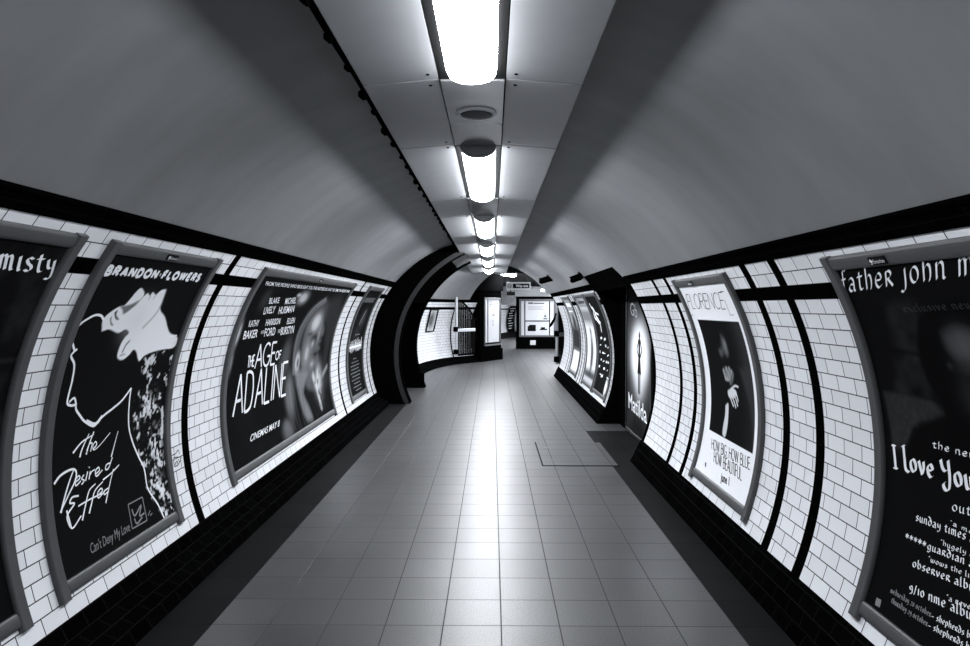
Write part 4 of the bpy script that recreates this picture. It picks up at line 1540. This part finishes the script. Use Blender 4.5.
def fw_lerp(x, th, off):
    i = min(int(math.floor(x)), len(FR) - 2)
    k = x - i
    a, b_ = fwall(i, th, off), fwall(i + 1, th, off)
    return tuple(a[m_] * (1 - k) + b_[m_] * k for m_ in range(3))


def far_hit(px, py, off=.01):
    """where the sight line of a photo point meets the swept far wall"""
    d = ray(px, py)
    best = (1e9, 0, 0)
    for i in range(0, (len(FR) - 2) * 4):
        for k in range(-20, 34):
            th = R_(k)
            q_ = Vector(fw_lerp(i / 4, th, off)) - Vector((0, 0, EYE))
            e = (q_ - d * (q_.dot(d) / d.dot(d))).length
            if e < best[0]:
                best = (e, i / 4, th)
    return best[1], best[2]


h0, h1, h2, h3 = far_hit(430.5, 309), far_hit(438.5, 309.5), far_hit(425.5, 332), far_hit(433.5, 331.5)
ia = (h0[0] + h2[0]) / 2
xw = (h1[0] + h3[0]) / 2 - ia
tha, thb = (h2[1] + h3[1]) / 2, (h0[1] + h1[1]) / 2
sm = thing('framed_picture', 'small framed grey picture alone on the white tiled wall past the black arch', 'picture', fw_lerp(ia, tha, 0))

quad = lambda x0, x1, ta, tb2, off: [fw_lerp(x0, ta, off), fw_lerp(x1, ta, off), fw_lerp(x1, tb2, off), fw_lerp(x0, tb2, off)]
v, f = [], []
for a in ((ia, ia + xw, tha, tha + .012), (ia, ia + xw, thb - .012, thb), (ia, ia + .06 * xw, tha, thb), (ia + .94 * xw, ia + xw, tha, thb)):
    n0 = len(v)
    v += quad(*a, .03) + quad(*a, .002)
    f += [(n0, n0 + 1, n0 + 2, n0 + 3), (n0, n0 + 1, n0 + 5, n0 + 4), (n0 + 2, n0 + 3, n0 + 7, n0 + 6), (n0 + 1, n0 + 2, n0 + 6, n0 + 5), (n0 + 3, n0, n0 + 4, n0 + 7)]
mesh_obj('frame', v, f, M['dark_metal'], sm)
nu, nv = 16, 24
v = []
cols = []
for i in range(nu):
    for j in range(nv):
        a, b_ = i / (nu - 1), j / (nv - 1)
        v.append(fw_lerp(ia + xw * (.05 + .9 * a), tha + .01 + (thb - tha - .02) * b_, .012))
        r = math.hypot((a - .5) / .40, (b_ - .5) / .40)
        r2 = math.hypot((a - .5) / .12, (b_ - .5) / .10)
        cols.append(.58 - .574 * math.exp(-r ** 2 * .8) + .12 * math.exp(-r2 ** 2))
o = mesh_obj('picture_sheet', v, grid_faces(nu, nv), M['print'], sm, True)
ca = o.data.color_attributes.new('print', 'FLOAT_COLOR', 'POINT')
I = np.array(cols)
ca.data.foreach_set('color', np.stack([I * .93, I * .965, I, np.ones_like(I)], 1).astype(np.float32).ravel())

# black band up the wall before the gate
ib = far_index(459)
v, f = [], []
for j in range(25):
    th = tb + (nr * ROW / RAD) * j / 24
    v += [fw_lerp(ib, th, .006), fw_lerp(ib + .5, th, .006)]
f = [(2 * j, 2 * j + 1, 2 * j + 3, 2 * j + 2) for j in range(24)]
struct(mesh_obj('trim_9', v, f, M['btile'], None, True, [(p[0] + 30, p[2]) for p in v]))
# hanging cord beside the arch
cd = thing('loose_wire', 'thin black wire hanging on the white tiles beside the black arch', 'wire', fwall(8, R_(-8)))
pts = [fw_lerp(7 + 3.2 * t, R_(4 - 16 * t * t), .012) for t in np.linspace(0, 1, 9)]
MB().tube(pts, .012, 6).build('wire_run', M['cable'], cd, True)


# =================================================================== folding gates
def folding_gate(label, A_, B_, z0, z1, post_at_start=True, arch=True, nbars=10):
    A_, B_ = np.array(A_), np.array(B_)
    d = (B_ - A_)
    L = np.linalg.norm(d)
    d /= L
    root = thing('folding_gate', label, 'gate', (A_[0], A_[1], z0), 'folding gates')
    P3 = lambda s, z: (A_[0] + d[0] * s, A_[1] + d[1] * s, z)
    rot = Matrix.Rotation(math.atan2(d[1], d[0]), 4, 'Z')
    T = lambda s, z: Matrix.Translation(P3(s, z)) @ rot
    top = lambda s: z1 - ((.62 * ((s / L) ** 2) * (z1 - z0) * .55) if arch else 0)
    MB().box(-.03, .03, -.03, .03, 0, z1 - z0 + .08, .006, T(.03, z0)).build('post', M['bright_metal'], root)
    for i in range(nbars):
        s = .11 + (L - .14) * i / (nbars - 1)
        MB().box(-.022, .022, -.014, .014, 0, top(s) - z0 - .03, .004, T(s, z0)).build('bar', M['dark_metal'], root)
    pts = [P3(.06 + (L - .08) * i / 8, top(.06 + (L - .08) * i / 8)) for i in range(9)]
    MB().tube(pts, .026, 6).build('top_rail', M['black_paint'], root)
    zm = z0 + (z1 - z0) * .46
    MB().box(.07, L, -.028, .028, -.045, .045, .006, T(0, zm)).build('cross_plate', M['bright_metal'], root)
    MB().box(.07, L, -.02, .02, 0, .05, .004, T(0, z0)).build('bottom_rail', M['black_paint'], root)
    for z in (z0 + .12, zm + .03):
        MB().box(-.06, .05, -.05, .05, -.07, .07, .012, T(0.0, z)).build('latch', M['black_paint'], root)
    for z in (z0 + (z1 - z0) * .30, z0 + (z1 - z0) * .66):
        MB().box(L, L + .10, -.03, .03, -.05, .05, .008, T(0, z)).build('hinge', M['black_paint'], root)
    return root


g0, g1 = np.array((-1.02, 18.55)), np.array((-.50, 19.22))
folding_gate('dark lattice gate with a grey cross plate folded against the white wall at the left', g0, g1, .26, 1.84)
hd = folding_gate('dark lattice gate with a pale post at the far end of the right wall', (1.56, 15.95), (1.78, 16.35), .26, 1.80, nbars=4, arch=False)
MB().tube([(1.545, 15.93, 1.49), (1.49, 15.86, 1.34), (1.41, 15.78, 1.21), (1.37, 15.74, 1.17)], [.016, .03, .034, .02], 7).build('handle', M['black_paint'], hd, True)

# =================================================================== pier at the end of the left wall, with a notice
pA, pB = np.array((-.36, 19.66)), np.array((.29, 20.75))
pd = (pB - pA) / np.linalg.norm(pB - pA)
pL = float(np.linalg.norm(pB - pA))
pn = np.array((pd[1], -pd[0]))                     # faces the viewer side
rotp = Matrix.Rotation(math.atan2(pd[1], pd[0]), 4, 'Z')
Tp = lambda z=0: Matrix.Translation((pA[0], pA[1], z)) @ rotp
MB().box(0, pL, 0, .5, 0, 2.14, 0, Tp()).build('wall_pier', M['black_paint'])['kind'] = 'structure'
MB().box(-.02, pL + .02, -.05, .0, 0, .36, .006, Tp()).build('baseboard_pier', M['black_paint'])['kind'] = 'structure'
struct(MB().box(-.3, pL + .1, -.02, .52, 2.14, 2.86, 0, Tp()).build('wall_pier_upper', M['void']))
nt_ = thing('notice_board', 'tall narrow white notice in a grey frame on the black pier', 'notice', (float(pA[0] + pd[0] * pL / 2), float(pA[1] + pd[1] * pL / 2), .5))
bx = lambda a, b_, z0, z1, d0, d1, bv=.005: MB().box(a, b_, -d1, -d0, z0, z1, bv, Tp())
x0, x1 = pL * .17, pL * .93
for nm, a in (('side_rail', (x0, x0 + .05, .46, 1.93)), ('side_rail', (x1 - .05, x1, .46, 1.93)), ('top_rail', (x0 + .05, x1 - .05, 1.88, 1.93)), ('bottom_rail', (x0 + .05, x1 - .05, .46, .51))):
    bx(*a, .002, .04).build(nm, M['frame'], nt_)
sh = bx(x0 + .05, x1 - .05, .51, 1.88, .003, .012, 0).build('notice_sheet', M['paper_white'], nt_)
bx(x0 + .20, x0 + .235, .51, 1.88, .012, .02, 0).build('divider', M['dark_metal'], nt_)
bx(x0 + .05, x1 - .05, .51, .565, .012, .02, 0).build('lower_strip', M['dark_metal'], nt_)
PP = plane((pA[0] + pn[0] * .013, pA[1] + pn[1] * .013, 0), (pd[0], pd[1], 0), (0, 0, 1), (pn[0], pn[1], 0))
st = [([(x0 + .30, 1.80), (x0 + .46, 1.80)], .03), ([(x0 + .30, 1.73), (x0 + .52, 1.73)], .04), ([(x0 + .30, 1.66), (x0 + .42, 1.66)], .03), ([(x0 + .68, 1.77), (x0 + .70, 1.77)], .12), ([(x0 + .48, 1.40), (x0 + .62, 1.40)], .07), ([(x0 + .48, 1.21), (x0 + .56, 1.21)], .04), ([(x0 + .50, 1.1), (x0 + .55, 1.1)], .09)]
v, f = ribbons(st, PP, .002)
mesh_obj('text_lines', v, f, M['ink_grey'], sh)

# =================================================================== hall beyond
# facing pier with the big white board
QX0, QX1, QY = 1.0, 2.62, 26.0
struct(MB().box(QX0 - .03, QX1 + .6, QY, QY + .5, 0, 2.02).build('wall_facing_pier', M['black_paint']))
struct(MB().box(QX0 - .06, QX1 + .6, QY - .06, QY, 0, .42, .01).build('baseboard_facing_pier', M['black_paint']))
struct(MB().box(QX0 - .12, QX1 + .6, QY - .01, QY + .5, 2.06, 2.42).build('wall_facing_pier_upper', M['plaster']))
struct(MB().box(QX0 - .06, QX1 + .6, QY - .05, QY, 1.99, 2.06, .006).build('trim_10', M['black_paint']))
nb = thing('notice_board', 'wide white notice board in two sheets on the black pier facing the tunnel', 'notice', ((QX0 + QX1) / 2, QY - .01, .45))
b2 = lambda a, b_, z0, z1, d0, d1, bv=.006: MB().box(a, b_, QY - d1, QY - d0, z0, z1, bv)
for nm, a in (('side_rail', (1.07, 1.15, .47, 1.96)), ('side_rail', (2.44, 2.52, .47, 1.96)), ('top_rail', (1.15, 2.44, 1.88, 1.96)), ('bottom_rail', (1.15, 2.44, .47, .54))):
    b2(*a, .062, .11).build(nm, M['frame'], nb)
b2(1.15, 2.44, .54, 1.88, .062, .07, 0).build('side_strips', M['paper_white'], nb)
b2(1.27, 1.31, .54, 1.88, .07, .085, 0).build('divider', M['dark_metal'], nb)
b2(2.24, 2.28, .54, 1.88, .07, .085, 0).build('divider', M['dark_metal'], nb)
sh1 = b2(1.31, 2.24, 1.12, 1.86, .07, .078, 0).build('upper_sheet', M['paper_white'], nb)
sh2 = b2(1.31, 2.24, .56, 1.08, .07, .078, 0).build('lower_sheet', M['paper_white'], nb)
b2(1.31, 2.24, 1.08, 1.12, .07, .085, 0).build('divider', M['dark_metal'], nb)
PQ = plane((0, QY - .079, 0), (1, 0, 0), (0, 0, 1), (0, -1, 0))
st = [([(1.42, 1.80), (1.62, 1.80)], .07), ([(1.64, 1.79), (2.05, 1.79)], .045)] + [([(1.42, 1.66 - .05 * k), (2.05 - .1 * (k % 2), 1.66 - .05 * k)], .012) for k in range(3)] + [([(2.07, 1.4), (2.09, 1.4)], .06), ([(2.05, 1.29), (2.13, 1.29)], .08), ([(2.02, 1.19), (2.17, 1.19)], .05)]
v, f = ribbons(st, PQ, .002)
mesh_obj('text_lines', v, f, M['ink_mid'], sh1)
v, f = ribbons([([(1.40, .80), (1.72, .80)], .2), ([(1.45, .92), (1.72, .92)], .06), ([(1.92, .80), (2.08, .80)], .11), ([(1.88, .77), (2.16, .77)], .05)], PQ, .002)
mesh_obj('pictures', v, f, M['ink_black'], sh2)
b3 = thing('floor_plate', 'small white plate on the black base under the big notice board', 'plate', (1.6, QY - .07, .2))
MB().box(1.50, 1.72, QY - .085, QY - .062, .16, .34, .006).build('plate', M['paper_white'], b3)

# side and back walls of the hall
struct(mesh_obj('wall_hall_right', [(4.6, 16.2, 0), (4.6, 40, 0), (4.6, 40, 2.9), (4.6, 16.2, 2.9)], [(0, 1, 2, 3)], M['tile'], None, False, [(46.2, 0), (70, 0), (70, 2.9), (46.2, 2.9)]))
struct(mesh_obj('wall_hall_front', [(1.80, 16.5, 0), (4.6, 16.5, 0), (4.6, 16.5, 2.9), (1.80, 16.5, 2.9)], [(0, 1, 2, 3)], M['tile'], None, False, [(0, 0), (2.8, 0), (2.8, 2.9), (0, 2.9)]))
struct(mesh_obj('wall_hall_left', [(.10, 21.0, 0), (.10, 40, 0), (.10, 40, 2.9), (.10, 21.0, 2.9)], [(0, 1, 2, 3)], M['tile'], None, False, [(51, 0), (70, 0), (70, 2.9), (51, 2.9)]))
struct(mesh_obj('wall_far', [(-.5, 38.5, 0), (5, 38.5, 0), (5, 38.5, 2.9), (-.5, 38.5, 2.9)], [(0, 1, 2, 3)], M['tile'], None, False, [(0, 0), (5.5, 0), (5.5, 2.9), (0, 2.9)]))
struct(mesh_obj('ceiling_hall', [(-2.5, 18.72, 2.86), (5, 16.5, 2.86), (5, 40, 2.86), (-2.5, 40, 2.86)], [(0, 1, 2, 3)], M['plaster_unlit']))
struct(MB().box(-2.2, 4.6, 18.66, 18.72, 2.60, 3.0).build('wall_hall_header', M['plaster_unlit']))
# closing wall of the vault's right end, an arch-shaped header over the hall
# curved tiled wall far behind
FB = path_frames(smooth_path([(.20, 33.0), (.55, 34.2), (1.0, 35.6), (1.7, 37.4)], 6))
v, uv, f, mi = [], [], [], []
nth = 44
for p, t, nn, acc in FB:
    for j in range(nth + 1):
        th = tb + (nr * ROW / RAD) * j / nth
        q2 = p + nn * (INW - RAD * math.cos(th))
        v.append((q2[0], q2[1], .84 + RAD * math.sin(th)))
        uv.append((acc + 30, j * nr * ROW / nth + 6 * ROW))
for i in range(len(FB) - 1):
    for j in range(nth):
        f.append((i * (nth + 1) + j, (i + 1) * (nth + 1) + j, (i + 1) * (nth + 1) + j + 1, i * (nth + 1) + j + 1))
        mi.append(1 if 36 <= j < 38 or j < 1 else 0)
struct(mesh_obj('wall_hall_far', v, f, [M['tile'], M['btile']], None, True, uv, mi))
v = []
for p, t, nn, acc in FB:
    for d, z in ((.02, 0), (-.03, .05), (-.20, .28), (-.24, .29)):
        q2 = p + nn * d
        v.append((q2[0], q2[1], z))
struct(mesh_obj('baseboard_hall_far', v, grid_faces(len(FB), 4), M['bskirt']))
# bill with jagged white marks on it
fp = thing('framed_poster', 'tiny distant dark poster with white marks on the farthest wall of the hall', 'poster', (.95, 35.1, .4), 'framed posters in the hall')
i0 = 9
v, f = [], []
sheetv = []


def fbp(x, th, off):
    i = int(x)
    k = x - i
    out = []
    for ii in (i, i + 1):
        p, t, nn, acc = FB[ii]
        q2 = p + nn * (INW - (RAD - off) * math.cos(th))
        out.append((q2[0], q2[1], .84 + (RAD - off) * math.sin(th)))
    return tuple(out[0][m_] * (1 - k) + out[1][m_] * k for m_ in range(3))


for j in range(17):
    th = R_(-17 + 45 * j / 16)
    sheetv += [fbp(13.0, th, .03), fbp(16.5, th, .03)]
shx = mesh_obj('poster_sheet', sheetv, [(2 * j, 2 * j + 1, 2 * j + 3, 2 * j + 2) for j in range(16)], M['paper_black'], fp, True)
v, f = [], []
for k in range(9):
    th = R_(-12 + 4.3 * k)
    a, b_ = 13.5 + .4 * (k % 2), 15.2 + .4 * (k % 3)
    n0 = len(v)
    v += [fbp(a, th, .036), fbp(b_, th + .01, .036), fbp(b_, th + .03, .036), fbp(a, th + .022, .036)]
    f.append((n0, n0 + 1, n0 + 2, n0 + 3))
mesh_obj('white_marks', v, f, M['ink_white'], shx)
v, f = [], []
for xa in (12.5, 16.5):
    n0 = len(v)
    for j in range(17):
        th = R_(-18 + 47 * j / 16)
        v += [fbp(xa, th, .04), fbp(xa + .3, th, .04)]
    f += [(n0 + 2 * j, n0 + 2 * j + 1, n0 + 2 * j + 3, n0 + 2 * j + 2) for j in range(16)]
mesh_obj('side_rail', v, f, M['frame_dark'], fp)

# hanging sign
SX0, SX1, SY, SZ0, SZ1 = .43, 1.17, 20.0, 2.155, 2.40
sg_ = thing('hanging_sign', 'grey illuminated direction sign hanging under the dark hall ceiling', 'sign', ((SX0 + SX1) / 2, SY, SZ0))
bd = MB().box(SX0, SX1, SY, SY + .10, SZ0, SZ1, .008).build('sign_box', M['sign_body'], sg_)
ins = MB().box(SX0 + .20, SX1 - .04, SY - .006, SY + .002, SZ0 + .06, SZ1 - .05, 0).build('name_panel', M['ink_black'], sg_)
PS = plane((0, SY - .007, 0), (1, 0, 0), (0, 0, 1), (0, -1, 0))
font_text('lettering', 'Way out', PS, (SX0 + .29, SZ0 + .095), (SX1 - .08, SZ0 + .095), (SX0 + .29, SZ0 + .17), M['ink_white'], ins, .003, .03, raw=True)
PS2 = plane((0, SY - .001, 0), (1, 0, 0), (0, 0, 1), (0, -1, 0))
rp = [(SX0 + .10 + .055 * math.cos(a), (SZ0 + SZ1) / 2 + .055 * math.sin(a)) for a in np.linspace(0, 2 * math.pi, 25)]
v, f = ribbons([(rp, .018), ([(SX0 + .03, (SZ0 + SZ1) / 2), (SX0 + .17, (SZ0 + SZ1) / 2)], .02)], PS2, .002)
mesh_obj('roundel', v, f, M['ink_mid'], sg_)
for x in (SX0 + .12, SX1 - .12):
    MB().tube([(x, SY + .05, SZ1 - .005), (x, SY + .05, 2.86)], .012, 8).build('hanger', M['dark_metal'], sg_)
# small dark box over the pier corner
jb = thing('junction_box', 'small dark box fixed beside the pier under the hanging sign', 'box', (.60, 21.4, 2.06))
MB().box(.48, .74, 21.3, 21.5, 2.02, 2.14, .015).build('body', M['dark_metal'], jb)
MB().tube([(.6, 21.4, 2.13), (.6, 21.4, 2.86)], .02, 8).build('stem', M['dark_metal'], jb)

# hall lamps; the out-of-sight ones are added to brighten the hall
def hall_lamp(p0, p1, w_, label):
    p0, p1 = Vector(p0), Vector(p1)
    o = thing('hall_lamp', label, 'ceiling lamp', tuple((p0 + p1) / 2), 'lamps of the hall beyond')
    d = (p1 - p0)
    L = d.length
    T = Matrix.Translation(p0) @ Matrix.Rotation(math.atan2(d.y, d.x), 4, 'Z')
    MB().box(-.04, L + .04, -w_ / 2 - .03, w_ / 2 + .03, 0, .06, .01, T).build('housing', M['lamp_cap'], o)
    n = 10
    v = []
    for x in (0, L):
        for j in range(n + 1):
            t = math.pi * j / n
            v.append(tuple(T @ Vector((x, -w_ / 2 * math.cos(t), -.055 * math.sin(t)))))
    f = grid_faces(2, n + 1) + [tuple(range(n + 1)), tuple(n + 1 + j for j in range(n + 1))]
    mesh_obj('diffuser', v, f, M['lamp_far'], o, True)
    rodc = (p0 + p1) / 2
    MB().tube([(rodc.x, rodc.y, rodc.z + .05), (rodc.x, rodc.y, 2.86)], .015, 8).build('stem', M['dark_metal'], o)
    return o


hall_lamp((.36, 20.1, 2.66), (.66, 21.0, 2.62), .22, 'bright slanting lamp just past the end of the tunnel ceiling')
hall_lamp((1.75, 23.5, 2.27), (2.2, 23.5, 2.27), .14, 'bright short lamp right of the hanging sign, over the notice board')
hall_lamp((3.0, 19.0, 2.74), (3.0, 22.0, 2.74), .26, 'first added fill lamp in the hall, out of sight round the right corner')  # added fill light, unseen; brightens the board and far wall
hall_lamp((3.4, 23.0, 2.74), (3.4, 25.5, 2.74), .26, 'second added fill lamp in the hall, out of sight round the right corner')  # another added fill light for the hall, unseen
hall_lamp((2.0, 31.0, 2.3), (2.0, 33.5, 2.3), .24, 'farthest added fill lamp of the hall, hidden behind the facing pier')  # added to brighten the white wall between pier and board
hall_lamp((1.3, 27.4, 2.25), (2.5, 27.4, 2.25), .24, 'added fill lamp hidden behind the top of the facing pier')  # added fill light, set low so the pier hides it


# =================================================================== cameras / speaker on the vault at the right
def vault_box(label, px, py, size, name='security_camera'):
    # find the point on the right vault
    y, s = wall_ys(px, py, 'R', 0)
    base = Vector(W('R', y, s, 0))
    th = SIDE['R']['tb'] + s / RAD
    nrm = Vector((-math.cos(th), 0, -math.sin(th)))
    root = thing(name, label, name.replace('_', ' '), tuple(base))
    c0 = base + nrm * .09
    MB().disc_stack((0, 0, 0), [(.04, 0), (.04, .012)], 14).add([], [])
    MB().tube([base - nrm * .005, base + nrm * .015], .06, 14).build('base_plate', M['dark_metal'], root)
    MB().tube([base + nrm * .01, base + nrm * .06 + Vector((0, 0, -.01)), c0], .018, 8).build('bracket', M['dark_metal'], root)
    T = Matrix.Translation(c0) @ Matrix.Rotation(R_(-18), 4, 'X') @ Matrix.Rotation(R_(size[3]), 4, 'Z')
    MB().box(-size[0] / 2, size[0] / 2, -size[1] / 2, size[1] / 2, -size[2] / 2, size[2] / 2, .015, T).build('body', M['black_paint'], root)
    MB().box(-size[0] / 2 - .01, size[0] / 2 + .01, -size[1] / 2 - .03, size[1] / 2, size[2] / 2, size[2] / 2 + .012, .003, T).build('hood', M['black_paint'], root)
    e = T @ Vector((0, -size[1] / 2 - .02, 0))
    MB().tube([T @ Vector((0, -size[1] / 2 + .01, 0)), e], size[2] * .35, 12).build('lens', M['dark_metal'], root)
    return root


vault_box('black security camera on the bright vault left of the black recess top', 581, 275, (.07, .20, .07, 40))
vault_box('farther black security camera on the vault, up and right of the notice board', 549, 277, (.09, .30, .09, 50))

# =================================================================== end wall behind the viewer
n = 40
pts = [(-.172 + 2.0 * math.cos(2 * math.pi * i / n), .87 + 2.0 * math.sin(2 * math.pi * i / n)) for i in range(n)]
v = [(x, Y_BACK + .01, max(0, z)) for x, z in pts]
struct(mesh_obj('wall_back', v, [tuple(range(n))], M['tile'], None, False, [(p[0] + 5, p[2]) for p in v]))

# =================================================================== world, view
wd = bpy.data.worlds.new('World')
SC.world = wd
wd.use_nodes = True
bgn = wd.node_tree.nodes['Background']
bgn.inputs[0].default_value = (.0, .0, .0, 1)
bgn.inputs[1].default_value = 0
vs = SC.view_settings
SC.display_settings.display_device = 'sRGB'
vs.view_transform = 'Standard'
vs.look = 'None'
vs.gamma = 1
vs.use_curve_mapping = False
vs.exposure = 0.14
